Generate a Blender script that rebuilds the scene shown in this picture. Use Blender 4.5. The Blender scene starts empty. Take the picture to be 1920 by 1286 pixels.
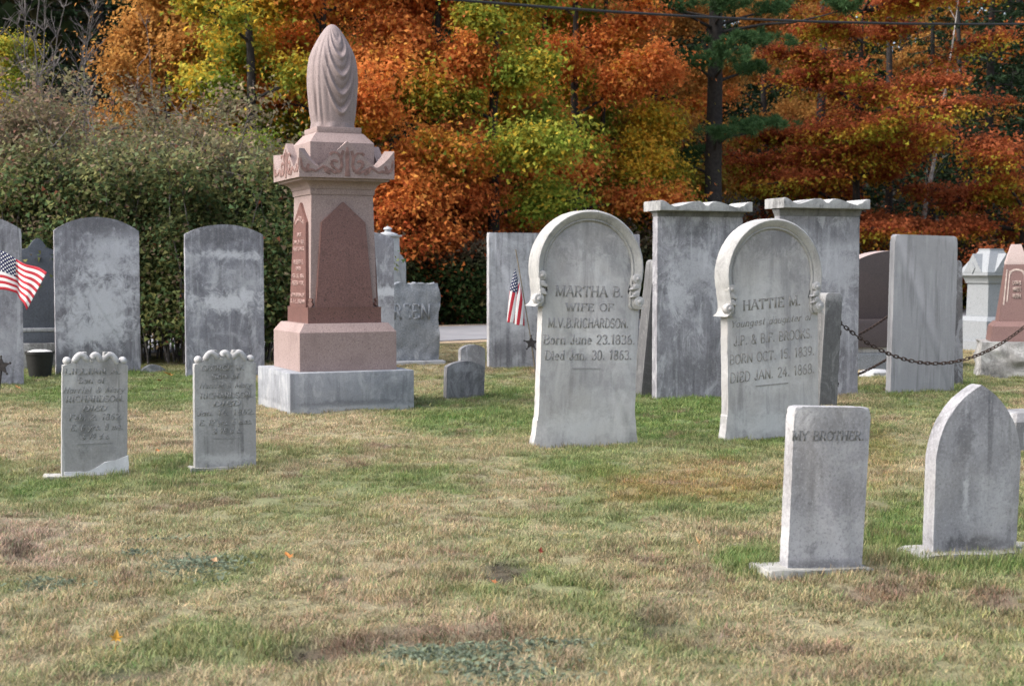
import bpy, bmesh, math, random
import numpy as np
from mathutils import Vector, Matrix, Euler

# ---------------------------------------------------------------- camera, sky, sun, exposure
SC = bpy.context.scene
COL = SC.collection
R = math.radians
F = 2667.0                      # focal length in photograph pixels (50 mm on a 36 mm sensor)
CAM_Z = 1.15
PITCH = math.atan((643 - 510) / F)

cam_data = bpy.data.cameras.new('camera')
cam = bpy.data.objects.new('camera', cam_data)
COL.objects.link(cam)
cam.location = (0, 0, CAM_Z)
cam.rotation_euler = (math.pi / 2 - PITCH, 0, 0)
cam_data.lens = 50
cam_data.sensor_width = 36
cam_data.clip_end = 1200
cam_data.dof.use_dof = True
cam_data.dof.focus_distance = 8.6
cam_data.dof.aperture_fstop = 5.0
SC.camera = cam

SUN_EL, SUN_AZ = R(46), R(-106)          # azimuth measured from +Y towards +X
world = bpy.data.worlds.new('World')
SC.world = world
world.use_nodes = True
wn = world.node_tree
sky = wn.nodes.new('ShaderNodeTexSky')
sky.sky_type = 'NISHITA'
sky.sun_disc = False
sky.sun_elevation = SUN_EL
sky.sun_rotation = SUN_AZ
sky.air_density = 1.0
sky.dust_density = 4.0
sky.ozone_density = 1.0
hs = wn.nodes.new('ShaderNodeHueSaturation')      # thin cloud greys the blue
hs.inputs['Saturation'].default_value = 0.62
wn.links.new(sky.outputs['Color'], hs.inputs['Color'])
wn.links.new(hs.outputs['Color'], wn.nodes['Background'].inputs['Color'])
wn.nodes['Background'].inputs['Strength'].default_value = 0.15

sun_d = bpy.data.lights.new('sun', 'SUN')
sun_d.energy = 1.3
sun_d.angle = R(38)
sun_d.color = (1.0, 0.95, 0.89)
sun = bpy.data.objects.new('sun', sun_d)
COL.objects.link(sun)
sun_dir = Vector((math.sin(SUN_AZ) * math.cos(SUN_EL), math.cos(SUN_AZ) * math.cos(SUN_EL), math.sin(SUN_EL)))
sun.rotation_euler = sun_dir.to_track_quat('Z', 'Y').to_euler()
sun.location = (-20, 0, 30)

SC.view_settings.view_transform = 'Standard'
SC.view_settings.look = 'None'
SC.view_settings.gamma = 1
SC.view_settings.use_curve_mapping = False
SC.view_settings.exposure = 1.3
SC.render.engine = 'CYCLES'
SC.cycles.max_bounces = 6
SC.cycles.diffuse_bounces = 3
SC.cycles.transmission_bounces = 3
SC.cycles.use_denoising = True
SC.cycles.denoising_prefilter = 'NONE'
SC.cycles.sample_clamp_indirect = 6

# ---------------------------------------------------------------- measuring: photograph pixel -> place
def ray(px, py):
    u, v = (px - 960) / F, (643 - py) / F
    c, s = math.cos(PITCH), math.sin(PITCH)
    return Vector((u, c + s * v, -s + c * v))
def ground(px, py):
    d = ray(px, py)
    t = CAM_Z / -d.z
    return Vector((d.x * t, d.y * t, 0))
def at(px, py, Y):
    d = ray(px, py)
    t = Y / d.y
    return Vector((d.x * t, Y, CAM_Z + d.z * t))

# ---------------------------------------------------------------- objects
def tag(o, label=None, cat=None, group=None, kind=None):
    if label: o['label'] = label
    if cat: o['category'] = cat
    if group: o['group'] = group
    if kind: o['kind'] = kind
    return o
def link(o, parent=None):
    COL.objects.link(o)
    if parent is not None: o.parent = parent
    return o
def empty(name, loc, rot=(0, 0, 0)):
    o = bpy.data.objects.new(name, None)
    o.empty_display_size = 0.1
    link(o)
    o.location = loc
    o.rotation_euler = rot
    return o
def sharp(me, ang=38):
    me.polygons.foreach_set('use_smooth', [True] * len(me.polygons))
    me.set_sharp_from_angle(angle=R(ang))
def from_bm(name, bm, mat, parent=None, smooth=None, loc=None, rot=None):
    me = bpy.data.meshes.new(name)
    bmesh.ops.recalc_face_normals(bm, faces=bm.faces)
    bm.to_mesh(me); bm.free()
    if smooth: sharp(me, smooth)
    if mat: me.materials.append(mat)
    o = bpy.data.objects.new(name, me)
    link(o, parent)
    if loc is not None: o.location = loc
    if rot is not None: o.rotation_euler = rot
    return o
def from_np(name, V, Fc, n, mat, parent=None, col=None, smooth=False):
    """V (N,3); Fc (M,n) indices, all polygons n-sided; col (N,3) stored as attribute 'Col'."""
    V = np.asarray(V, dtype=np.float32); Fc = np.asarray(Fc, dtype=np.int32)
    me = bpy.data.meshes.new(name)
    me.vertices.add(len(V)); me.vertices.foreach_set('co', V.ravel())
    me.loops.add(Fc.size); me.loops.foreach_set('vertex_index', Fc.ravel())
    me.polygons.add(len(Fc))
    me.polygons.foreach_set('loop_start', np.arange(0, Fc.size, n, dtype=np.int32))
    try: me.polygons.foreach_set('loop_total', np.full(len(Fc), n, dtype=np.int32))
    except Exception: pass
    if smooth: me.polygons.foreach_set('use_smooth', np.ones(len(Fc), dtype=bool))
    me.update(calc_edges=True)
    me.validate()
    if col is not None:
        a = me.attributes.new('Col', 'FLOAT_COLOR', 'POINT')
        c = np.ones((len(V), 4), dtype=np.float32); c[:, :3] = col
        a.data.foreach_set('color', c.ravel())
    if mat: me.materials.append(mat)
    o = bpy.data.objects.new(name, me)
    link(o, parent)
    return o

# ---------------------------------------------------------------- numpy value noise
def _h(ix, iy, iz, s):
    h = (ix.astype(np.int64) * 374761393 + iy.astype(np.int64) * 668265263 + iz.astype(np.int64) * 2147483647 + s * 974634777) & 0xffffffff
    h = ((h ^ (h >> 13)) * 1274126177) & 0xffffffff
    return ((h ^ (h >> 16)) & 0xffff) / 65535.0
def vnoise(p, scale, seed=0):
    p = np.asarray(p, dtype=np.float64) * scale
    if p.shape[1] == 2: p = np.c_[p, np.zeros(len(p))]
    i = np.floor(p); f = p - i; f = f * f * (3 - 2 * f)
    r = 0
    for dx in (0, 1):
        for dy in (0, 1):
            for dz in (0, 1):
                w = (f[:, 0] if dx else 1 - f[:, 0]) * (f[:, 1] if dy else 1 - f[:, 1]) * (f[:, 2] if dz else 1 - f[:, 2])
                r = r + w * _h(i[:, 0] + dx, i[:, 1] + dy, i[:, 2] + dz, seed)
    return r
def fbm(p, scale, seed=0, oct=3):
    r, a, t = 0, 1.0, 0
    for k in range(oct):
        r = r + a * vnoise(p, scale * 2 ** k, seed + 17 * k); t += a; a *= 0.55
    return r / t

# ---------------------------------------------------------------- materials
class NT:
    def __init__(s, name):
        s.m = bpy.data.materials.new(name); s.m.use_nodes = True
        s.t = s.m.node_tree; s.p = s.t.nodes['Principled BSDF']
        s.out = s.t.nodes['Material Output']
    def n(s, ty, **kw):
        x = s.t.nodes.new(ty)
        for k, v in kw.items(): setattr(x, k, v)
        return x
    def l(s, a, b): s.t.links.new(a, b)
    def math(s, op, a, b=None, clamp=False):
        x = s.n('ShaderNodeMath', operation=op, use_clamp=clamp)
        for i, v in ((0, a), (1, b)):
            if v is None: continue
            if isinstance(v, (int, float)): x.inputs[i].default_value = v
            else: s.l(v, x.inputs[i])
        return x.outputs[0]
    def mix(s, fac, a, b, blend='MIX'):
        x = s.n('ShaderNodeMix', data_type='RGBA', blend_type=blend)
        for i, v in ((0, fac), (6, a), (7, b)):
            if isinstance(v, (int, float)): x.inputs[i].default_value = v
            elif isinstance(v, (tuple, list)): x.inputs[i].default_value = (*v, 1)
            else: s.l(v, x.inputs[i])
        return x.outputs[2]
    def ramp(s, fac, lo, hi, to0=0.0, to1=1.0):
        x = s.n('ShaderNodeMapRange', interpolation_type='SMOOTHSTEP')
        s.l(fac, x.inputs[0])
        x.inputs[1].default_value = lo; x.inputs[2].default_value = hi
        x.inputs[3].default_value = to0; x.inputs[4].default_value = to1
        return x.outputs[0]
    def noise(s, vec, scale, detail=4, rough=0.6, dist=0.0):
        x = s.n('ShaderNodeTexNoise')
        x.inputs['Scale'].default_value = scale; x.inputs['Detail'].default_value = detail
        x.inputs['Roughness'].default_value = rough; x.inputs['Distortion'].default_value = dist
        s.l(vec, x.inputs['Vector'])
        return x.outputs['Fac']
    def vscale(s, vec, sc):
        x = s.n('ShaderNodeMapping'); s.l(vec, x.inputs['Vector']); x.inputs['Scale'].default_value = sc
        return x.outputs[0]

def simple(name, col, rough=0.8, metal=0.0, bump=None, var=0.25, scale=30):
    t = NT(name)
    tc = t.n('ShaderNodeTexCoord').outputs['Object']
    nz = t.noise(tc, scale, 5)
    lo = tuple(c * (1 - var) for c in col); hi = tuple(min(1, c * (1 + var)) for c in col)
    t.l(t.mix(t.ramp(nz, 0.3, 0.7), lo, hi), t.p.inputs['Base Color'])
    t.p.inputs['Roughness'].default_value = rough
    t.p.inputs['Metallic'].default_value = metal
    if bump:
        b = t.n('ShaderNodeBump'); b.inputs['Strength'].default_value = bump; b.inputs['Distance'].default_value = 0.01
        t.l(nz, b.inputs['Height']); t.l(b.outputs[0], t.p.inputs['Normal'])
    return t.m

def stone_mat(name, mid=(.29, .29, .295), dark=(.12, .12, .125), light=(.50, .50, .50), streak=0.55, blotch=0.5,
              patches=(), grain=0.35, rough=0.85, seed=0.0, warm=0.0, bump=0.35, feather=0.4):
    """Weathered stone: vertical rain streaks, mottling, pale patches (x, z, rx, rz, amount[, dark]) in the stone's own metres."""
    t = NT(name)
    tc = t.n('ShaderNodeTexCoord').outputs['Object']
    off = t.n('ShaderNodeVectorMath', operation='ADD'); t.l(tc, off.inputs[0]); off.inputs[1].default_value = (seed * 3.7, seed * 1.3, seed * 2.1)
    v = off.outputs[0]
    c = mid
    bl = t.noise(v, 3.6, 9, 0.72, 0.8)
    col = t.mix(t.math('MULTIPLY', t.ramp(bl, 0.50, 0.66), blotch), mid, light)
    col = t.mix(t.math('MULTIPLY', t.ramp(bl, 0.49, 0.33), blotch), col, dark)
    st = t.noise(t.vscale(v, (13, 13, 0.9)), 1.0, 5, 0.6, 0.3)
    col = t.mix(t.math('MULTIPLY', t.ramp(st, 0.50, 0.68), streak), col, dark)
    st2 = t.noise(t.vscale(v, (21, 21, 1.6)), 1.0, 4, 0.6)
    col = t.mix(t.math('MULTIPLY', t.ramp(st2, 0.54, 0.70), streak * 0.6), col, light)
    fz = t.noise(t.vscale(v, (5.5, 5.5, 2.6)), 1.0, 10, 0.74, 1.3)
    col = t.mix(t.math('MULTIPLY', t.ramp(fz, 0.52, 0.60), feather), col, light)
    fz2 = t.noise(t.vscale(v, (7.5, 7.5, 2.0)), 1.0, 9, 0.7, 0.9)
    col = t.mix(t.math('MULTIPLY', t.ramp(fz2, 0.53, 0.63), feather * 0.8), col, dark)
    if patches:
        nz = t.noise(v, 8.0, 9, 0.78, 0.5)
        for pt in patches:
            x, z, rx, rz, amt = pt[:5]
            sub = t.n('ShaderNodeVectorMath', operation='SUBTRACT'); t.l(tc, sub.inputs[0]); sub.inputs[1].default_value = (x, 0, z)
            mul = t.n('ShaderNodeVectorMath', operation='MULTIPLY'); t.l(sub.outputs[0], mul.inputs[0]); mul.inputs[1].default_value = (1 / rx, 0, 1 / rz)
            ln = t.n('ShaderNodeVectorMath', operation='LENGTH'); t.l(mul.outputs[0], ln.inputs[0])
            d = t.math('ADD', ln.outputs['Value'], t.math('MULTIPLY', t.math('SUBTRACT', nz, 0.5), 4.2))
            fac = t.math('MULTIPLY', t.ramp(d, 1.15, 0.25), amt)
            col = t.mix(fac, col, dark if len(pt) > 5 else light)
    g = t.noise(v, 85, 5, 0.8)
    col = t.mix(t.math('MULTIPLY', t.ramp(g, 0.52, 0.66), grain), col, dark)
    col = t.mix(t.math('MULTIPLY', t.ramp(g, 0.47, 0.33), grain * 0.8), col, light)
    if warm:
        wz = t.noise(v, 1.7, 4)
        col = t.mix(t.math('MULTIPLY', t.ramp(wz, 0.45, 0.7), warm), col, (0.36, 0.31, 0.22))
    t.l(col, t.p.inputs['Base Color'])
    t.p.inputs['Roughness'].default_value = rough
    t.p.inputs['Specular IOR Level'].default_value = 0.25
    hgt = t.math('ADD', t.math('MULTIPLY', g, 0.5), t.noise(v, 22, 5, 0.6))
    b = t.n('ShaderNodeBump'); b.inputs['Strength'].default_value = bump; b.inputs['Distance'].default_value = 0.008
    t.l(hgt, b.inputs['Height']); t.l(b.outputs[0], t.p.inputs['Normal'])
    return t.m

def granite(name, a, b, dark, scale=160, rough=0.55, blot=0.25, bump=0.15):
    t = NT(name)
    tc = t.n('ShaderNodeTexCoord').outputs['Object']
    n1 = t.noise(tc, scale, 2, 0.8)
    n2 = t.noise(tc, scale * 0.55, 2, 0.7)
    n3 = t.noise(tc, 4, 6, 0.6, 0.4)
    col = t.mix(t.ramp(n1, 0.42, 0.60), a, b)
    col = t.mix(t.ramp(n2, 0.60, 0.70), col, dark)
    st = t.noise(t.vscale(tc, (12, 12, 1.0)), 1.0, 5, 0.6)
    col = t.mix(t.math('MULTIPLY', t.ramp(n3, 0.5, 0.75), blot), col, dark)
    col = t.mix(t.math('MULTIPLY', t.ramp(st, 0.52, 0.75), blot * 0.8), col, dark)
    t.l(col, t.p.inputs['Base Color'])
    t.p.inputs['Roughness'].default_value = rough
    bp = t.n('ShaderNodeBump'); bp.inputs['Strength'].default_value = bump; bp.inputs['Distance'].default_value = 0.005
    t.l(n1, bp.inputs['Height']); t.l(bp.outputs[0], t.p.inputs['Normal'])
    return t.m

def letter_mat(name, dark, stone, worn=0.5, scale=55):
    """Grime and painted shadow of cut letters in one dark tone, worn back to the stone in places."""
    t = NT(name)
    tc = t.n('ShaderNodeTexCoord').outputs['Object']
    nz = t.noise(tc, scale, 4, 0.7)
    t.l(t.mix(t.ramp(nz, 0.60 - 0.22 * worn, 0.78 - 0.22 * worn), dark, stone), t.p.inputs['Base Color'])  # dark colour carries both grime and the painted shade of the letter cuts
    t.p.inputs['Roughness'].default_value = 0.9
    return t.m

def leaf_mat(name, trans=0.42, rough=0.7):
    t = NT(name)
    at_ = t.n('ShaderNodeAttribute', attribute_name='Col')
    t.l(at_.outputs['Color'], t.p.inputs['Base Color'])
    t.p.inputs['Roughness'].default_value = rough
    t.p.inputs['Specular IOR Level'].default_value = 0.08
    tr = t.n('ShaderNodeBsdfTranslucent'); t.l(at_.outputs['Color'], tr.inputs['Color'])
    mx = t.n('ShaderNodeMixShader'); mx.inputs[0].default_value = trans
    t.l(t.p.outputs[0], mx.inputs[1]); t.l(tr.outputs[0], mx.inputs[2]); t.l(mx.outputs[0], t.out.inputs['Surface'])
    return t.m

M = {}
M['leaf'] = leaf_mat('leaf_surface')
M['needle'] = leaf_mat('needle_surface', 0.12, 0.6)
M['bark'] = simple('bark', (.075, .062, .052), 0.9, bump=0.8, var=0.5, scale=14)
M['bark_dark'] = simple('dark_bark', (.022, .018, .016), 0.9, bump=0.8, var=0.5, scale=14)
M['bark_grey'] = simple('grey_bark', (.125, .11, .105), 0.9, bump=0.5, var=0.35, scale=20)
M['bark_birch'] = simple('birch_bark', (.36, .33, .30), 0.8, bump=0.4, var=0.5, scale=9)
M['iron'] = simple('rusty_iron', (.045, .028, .022), 0.75, 0.3, bump=0.4, var=0.5, scale=60)
M['bronze'] = simple('dark_bronze', (.035, .03, .03), 0.6, 0.5, var=0.4, scale=60)
M['wood_stick'] = simple('weathered_stick', (.20, .16, .11), 0.8, var=0.3, scale=40)
M['concrete'] = stone_mat('concrete', (.30, .295, .27), (.16, .155, .13), (.42, .41, .39), 0.1, 0.9, grain=0.5)
M['pot'] = simple('black_plastic', (.009, .009, .009), 0.6, var=0.3)
M['cable'] = simple('black_cable', (.012, .012, .014), 0.6, var=0.2)

# ---------------------------------------------------------------- lettering: a small cut-letter alphabet of strokes
def E(cx, cy, rx, ry, a0, a1, n=10):
    return [(cx + rx * math.cos(R(a0 + (a1 - a0) * i / n)), cy + ry * math.sin(R(a0 + (a1 - a0) * i / n))) for i in range(n + 1)]
GL = {
 'A': (.74, [[(0, 0), (.37, 1)], [(.37, 1), (.74, 0)], [(.14, .34), (.6, .34)]]),
 'B': (.64, [[(.08, 0), (.08, 1)], [(.08, 1), (.32, 1)] + E(.32, .765, .24, .235, 90, -90) + [(.08, .53)], [(.32, .53)] + E(.34, .265, .28, .265, 90, -90) + [(.08, 0)]]),
 'C': (.68, [E(.38, .5, .36, .5, 45, 315, 16)]),
 'D': (.7, [[(.08, 0), (.08, 1)], [(.08, 1), (.28, 1)] + E(.28, .5, .4, .5, 90, -90, 14) + [(.08, 0)]]),
 'E': (.6, [[(.08, 0), (.08, 1)], [(.08, 1), (.56, 1)], [(.08, .52), (.46, .52)], [(.08, 0), (.58, 0)], [(.56, 1), (.56, .82)], [(.58, 0), (.58, .2)]]),
 'F': (.58, [[(.08, 0), (.08, 1)], [(.08, 1), (.56, 1)], [(.08, .52), (.46, .52)], [(.56, 1), (.56, .82)]]),
 'G': (.72, [E(.38, .5, .36, .5, 45, 335, 16), [(.70, .42), (.70, .02)], [(.46, .42), (.74, .42)]]),
 'H': (.74, [[(.08, 0), (.08, 1)], [(.66, 0), (.66, 1)], [(.08, .52), (.66, .52)]]),
 'I': (.3, [[(.15, 0), (.15, 1)]]),
 'J': (.46, [[(.36, 1), (.36, .2)] + E(.2, .2, .16, .2, 0, -180, 8)]),
 'K': (.7, [[(.08, 0), (.08, 1)], [(.62, 1), (.1, .42)], [(.26, .58), (.66, 0)]]),
 'L': (.58, [[(.08, 0), (.08, 1)], [(.08, 0), (.56, 0)], [(.56, 0), (.56, .2)]]),
 'M': (.9, [[(.08, 0), (.08, 1)], [(.08, 1), (.45, .1)], [(.45, .1), (.82, 1)], [(.82, 0), (.82, 1)]]),
 'N': (.76, [[(.08, 0), (.08, 1)], [(.08, 1), (.68, 0)], [(.68, 0), (.68, 1)]]),
 'O': (.74, [E(.37, .5, .35, .5, 0, 360, 20)]),
 'P': (.6, [[(.08, 0), (.08, 1)], [(.08, 1), (.32, 1)] + E(.32, .74, .25, .26, 90, -90) + [(.08, .48)]]),
 'R': (.68, [[(.08, 0), (.08, 1)], [(.08, 1), (.32, 1)] + E(.32, .75, .25, .25, 90, -90) + [(.08, .5)], [(.34, .5), (.64, 0)]]),
 'S': (.58, [E(.29, .74, .24, .26, 30, 270, 10) + E(.29, .25, .26, .25, 90, -150, 10)]),
 'T': (.68, [[(.34, 0), (.34, 1)], [(.02, 1), (.66, 1)], [(.02, 1), (.02, .82)], [(.66, 1), (.66, .82)]]),
 'U': (.72, [[(.08, 1), (.08, .3)] + E(.36, .3, .28, .3, 180, 360, 10) + [(.64, 1)]]),
 'V': (.72, [[(0, 1), (.36, 0)], [(.36, 0), (.72, 1)]]),
 'W': (.98, [[(0, 1), (.25, 0)], [(.25, 0), (.49, .9)], [(.49, .9), (.73, 0)], [(.73, 0), (.98, 1)]]),
 'Y': (.7, [[(0, 1), (.35, .48)], [(.7, 1), (.35, .48)], [(.35, .48), (.35, 0)]]),
 '&': (.76, [[(.7, 0), (.2, .68)] + E(.33, .82, .16, .18, 200, -30, 8) + [(.14, .4)] + E(.3, .22, .24, .22, 150, 330, 8) + [(.7, .5)]]),
 '0': (.58, [E(.29, .5, .26, .5, 0, 360, 18)]),
 '1': (.36, [[(.2, 0), (.2, 1)], [(.2, 1), (.06, .84)]]),
 '2': (.56, [E(.28, .73, .23, .27, 165, -20, 9) + [(.04, .02)], [(.04, 0), (.54, 0)]]),
 '3': (.56, [E(.27, .76, .22, .24, 150, -90, 9), E(.27, .26, .25, .26, 90, -150, 10)]),
 '4': (.6, [[(.42, 0), (.42, 1)], [(.42, 1), (.02, .3)], [(.02, .3), (.58, .3)]]),
 '5': (.56, [[(.5, 1), (.1, 1)], [(.1, 1), (.08, .55)], E(.27, .31, .25, .31, 130, -150, 10)]),
 '6': (.58, [[(.46, .98)] + E(.4, .4, .34, .6, 110, 190, 6), E(.3, .29, .24, .29, 0, 360, 14)]),
 '7': (.54, [[(.04, 1), (.52, 1)], [(.52, 1), (.2, 0)]]),
 '8': (.58, [E(.29, .755, .2, .245, 0, 360, 14), E(.29, .26, .25, .26, 0, 360, 14)]),
 '9': (.58, [E(.28, .7, .24, .3, 0, 360, 14), [(.52, .7), (.42, .2), (.14, .02)]]),
 '.': (.24, [[(.1, .02), (.1, .12)]]), ',': (.24, [[(.14, .12), (.06, -.14)]]), ' ': (.36, []),
 'a': (.54, [E(.25, .31, .21, .31, 0, 360, 14), [(.46, .64), (.46, 0)]]),
 'b': (.56, [[(.08, 0), (.08, 1)], E(.3, .31, .21, .31, 0, 360, 14)]),
 'd': (.56, [[(.48, 0), (.48, 1)], E(.26, .31, .21, .31, 0, 360, 14)]),
 'e': (.5, [[(.06, .34), (.46, .34)] + E(.26, .32, .21, .32, 0, 310, 14)]),
 'f': (.36, [[(.12, 0), (.12, .8)] + E(.26, .8, .14, .2, 180, 40, 6), [(0, .62), (.3, .62)]]),
 'g': (.54, [E(.25, .33, .21, .3, 0, 360, 14), [(.46, .64), (.46, -.12)] + E(.25, -.12, .21, .18, 0, -160, 8)]),
 'h': (.56, [[(.08, 0), (.08, 1)], [(.08, .4)] + E(.28, .42, .2, .22, 170, 0, 8) + [(.48, 0)]]),
 'i': (.24, [[(.1, 0), (.1, .64)], [(.1, .82), (.1, .94)]]),
 'l': (.24, [[(.1, 0), (.1, 1)]]),
 'm': (.86, [[(.08, 0), (.08, .64)], [(.08, .4)] + E(.25, .44, .17, .2, 170, 0, 8) + [(.42, 0)], [(.42, .4)] + E(.6, .44, .17, .2, 170, 0, 8) + [(.77, 0)]]),
 'n': (.56, [[(.08, 0), (.08, .64)], [(.08, .4)] + E(.28, .42, .2, .22, 170, 0, 8) + [(.48, 0)]]),
 'o': (.52, [E(.26, .32, .22, .32, 0, 360, 16)]),
 'p': (.56, [[(.08, -.3), (.08, .64)], E(.3, .31, .21, .31, 0, 360, 14)]),
 'r': (.4, [[(.08, 0), (.08, .64)], [(.08, .4)] + E(.26, .46, .16, .18, 170, 40, 6)]),
 's': (.44, [E(.22, .48, .16, .16, 30, 270, 8) + E(.22, .17, .18, .17, 90, -150, 8)]),
 't': (.36, [[(.14, .9), (.14, .12), (.3, .02)], [(0, .64), (.3, .64)]]),
 'u': (.56, [[(.08, .64), (.08, .2)] + E(.27, .2, .19, .2, 180, 350, 8), [(.47, .64), (.47, 0)]]),
 'v': (.5, [[(0, .64), (.25, 0)], [(.25, 0), (.5, .64)]]),
 'y': (.5, [[(0, .64), (.25, 0)], [(.5, .64), (.25, 0), (.1, -.3)]]),
}
def text_strokes(s, thick, thin, serif):
    """list of quads in letter space (cap height 1), total width"""
    q, x = [], 0
    def seg(a, b, w):
        dx, dy = b[0] - a[0], b[1] - a[1]; L = math.hypot(dx, dy) or 1
        nx, ny = -dy / L * w / 2, dx / L * w / 2
        ex, ey = dx / L * w * .25, dy / L * w * .25
        q.append([(a[0] - ex + nx, a[1] - ey + ny), (b[0] + ex + nx, b[1] + ey + ny), (b[0] + ex - nx, b[1] + ey - ny), (a[0] - ex - nx, a[1] - ey - ny)])
    for ch in s:
        w, st = GL[ch]
        for pl in st:
            for a, b in zip(pl, pl[1:]):
                dx, dy = b[0] - a[0], b[1] - a[1]; L = math.hypot(dx, dy) or 1
                k = abs(dy) / L
                if ch in 'AVWMNY' and dx * dy > 0 and len(pl) == 2: k *= .15
                seg((a[0] + x, a[1]), (b[0] + x, b[1]), thin + (thick - thin) * k)
            if serif and len(pl) == 2 and abs(pl[0][1] - pl[1][1]) > .5:
                for pt in pl:
                    if pt[1] in (0, 1) or abs(pt[1] - .64) < .01:
                        seg((pt[0] + x - .12, pt[1]), (pt[0] + x + .12, pt[1]), thin)
        x += w + .16
    return q, x - .16
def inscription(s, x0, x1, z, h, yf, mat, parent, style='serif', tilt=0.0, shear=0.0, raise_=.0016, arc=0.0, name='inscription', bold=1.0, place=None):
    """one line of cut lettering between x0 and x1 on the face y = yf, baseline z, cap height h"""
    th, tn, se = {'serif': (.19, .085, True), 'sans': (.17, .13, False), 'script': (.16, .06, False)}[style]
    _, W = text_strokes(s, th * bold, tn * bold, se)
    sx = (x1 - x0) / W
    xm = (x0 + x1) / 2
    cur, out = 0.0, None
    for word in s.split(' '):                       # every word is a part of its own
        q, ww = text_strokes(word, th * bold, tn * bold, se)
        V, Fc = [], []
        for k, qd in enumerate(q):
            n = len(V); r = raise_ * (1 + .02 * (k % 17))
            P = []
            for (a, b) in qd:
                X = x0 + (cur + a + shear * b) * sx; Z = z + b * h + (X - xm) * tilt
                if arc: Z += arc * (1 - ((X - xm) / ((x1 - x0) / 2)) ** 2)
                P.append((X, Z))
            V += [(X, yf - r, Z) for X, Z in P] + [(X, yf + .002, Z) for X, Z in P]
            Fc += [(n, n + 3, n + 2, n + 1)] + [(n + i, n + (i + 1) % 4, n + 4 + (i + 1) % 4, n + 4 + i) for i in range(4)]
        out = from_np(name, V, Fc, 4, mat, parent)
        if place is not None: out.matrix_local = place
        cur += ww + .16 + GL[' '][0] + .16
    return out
def bar(x0, x1, z0, z1, w, yf, mat, parent, name='rule_line', raise_=.0018):
    bm = bmesh.new()
    L = math.hypot(x1 - x0, z1 - z0); nx, nz = -(z1 - z0) / L * w / 2, (x1 - x0) / L * w / 2
    vs = [bm.verts.new((x, y, z)) for y in (yf - raise_, yf + .002) for x, z in ((x0 + nx, z0 + nz), (x1 + nx, z1 + nz), (x1 - nx, z1 - nz), (x0 - nx, z0 - nz))]
    bm.faces.new(vs[:4]); bm.faces.new(vs[4:][::-1])
    for i in range(4): bm.faces.new((vs[i], vs[4 + i], vs[4 + (i + 1) % 4], vs[(i + 1) % 4]))
    return from_bm(name, bm, mat, parent)

# ---------------------------------------------------------------- shapes
def resample(pts, step, jit, rnd, keep_bottom=True):
    out = []
    n = len(pts)
    for i in range(n):
        a, b = pts[i], pts[(i + 1) % n]
        L = math.hypot(b[0] - a[0], b[1] - a[1]); k = max(1, int(L / step))
        for j in range(k):
            u = j / k
            x, z = a[0] + (b[0] - a[0]) * u, a[1] + (b[1] - a[1]) * u
            if not (keep_bottom and z < 0.001):
                c = jit * (2.2 if rnd.random() < .05 else 1)
                x += rnd.uniform(-c, c); z += rnd.uniform(-c, c)
            out.append((x, z))
    return out
def prism(bm, pts, y0, y1, bev=0.006, seg=2):
    """outline pts (x, z) from y0 (front) to y1 (back), rims bevelled"""
    f = [bm.verts.new((x, y0, z)) for x, z in pts]
    b = [bm.verts.new((x, y1, z)) for x, z in pts]
    n = len(pts)
    ff = bm.faces.new(f); bf = bm.faces.new(b[::-1])
    for i in range(n): bm.faces.new((f[i], b[i], b[(i + 1) % n], f[(i + 1) % n]))
    if bev:
        eds = [e for e in list(ff.edges) + list(bf.edges)]
        bmesh.ops.bevel(bm, geom=eds, offset=bev, segments=seg, affect='EDGES', profile=.6, clamp_overlap=True)
def box(bm, x0, x1, y0, y1, z0, z1, bev=0.0, seg=2):
    r = bmesh.ops.create_cube(bm, size=1)
    for v in r['verts']:
        v.co = ((x0 + x1) / 2 + v.co.x * (x1 - x0), (y0 + y1) / 2 + v.co.y * (y1 - y0), (z0 + z1) / 2 + v.co.z * (z1 - z0))
    if bev:
        ed = {e for v in r['verts'] for e in v.link_edges}
        bmesh.ops.bevel(bm, geom=list(ed), offset=bev, segments=seg, affect='EDGES', profile=.6)
def frustum(bm, prof, bev=0.0, ratio=1.0):
    """square-plan solid from a profile of (half_width, z); ratio scales depth"""
    rings = []
    for w, z in prof:
        rings.append([bm.verts.new((sx * w, sy * w * ratio, z)) for sx, sy in ((-1, -1), (1, -1), (1, 1), (-1, 1))])
    bm.faces.new(rings[0][::-1]); bm.faces.new(rings[-1])
    for a, b in zip(rings, rings[1:]):
        for i in range(4): bm.faces.new((a[i], a[(i + 1) % 4], b[(i + 1) % 4], b[i]))
    if bev:
        bmesh.ops.bevel(bm, geom=[e for e in bm.edges if e.calc_face_angle(0) > R(20)], offset=bev, segments=2, affect='EDGES', profile=.6, clamp_overlap=True)
def arch_pts(w, hs, H, n=22):
    """slab with segmental arch top: shoulders at hs, crown at H"""
    c = w / 2; s = H - hs; r = (c * c + s * s) / (2 * s); zc = H - r
    a = math.asin(c / r)
    return [(-c, 0), (c, 0)] + [(r * math.sin(a * (1 - 2 * i / n)), zc + r * math.cos(a * (1 - 2 * i / n))) for i in range(n + 1)]
def flat_pts(w, H, rc=0.02, wt=None):
    wt = wt or w
    p = [(-w / 2, 0), (w / 2, 0)]
    p += [(wt / 2 - rc + rc * math.cos(R(t)), H - rc + rc * math.sin(R(t))) for t in (0, 30, 60, 90)]
    p += [(-wt / 2 + rc + rc * math.cos(R(t)), H - rc + rc * math.sin(R(t))) for t in (90, 120, 150, 180)]
    return p
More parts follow.
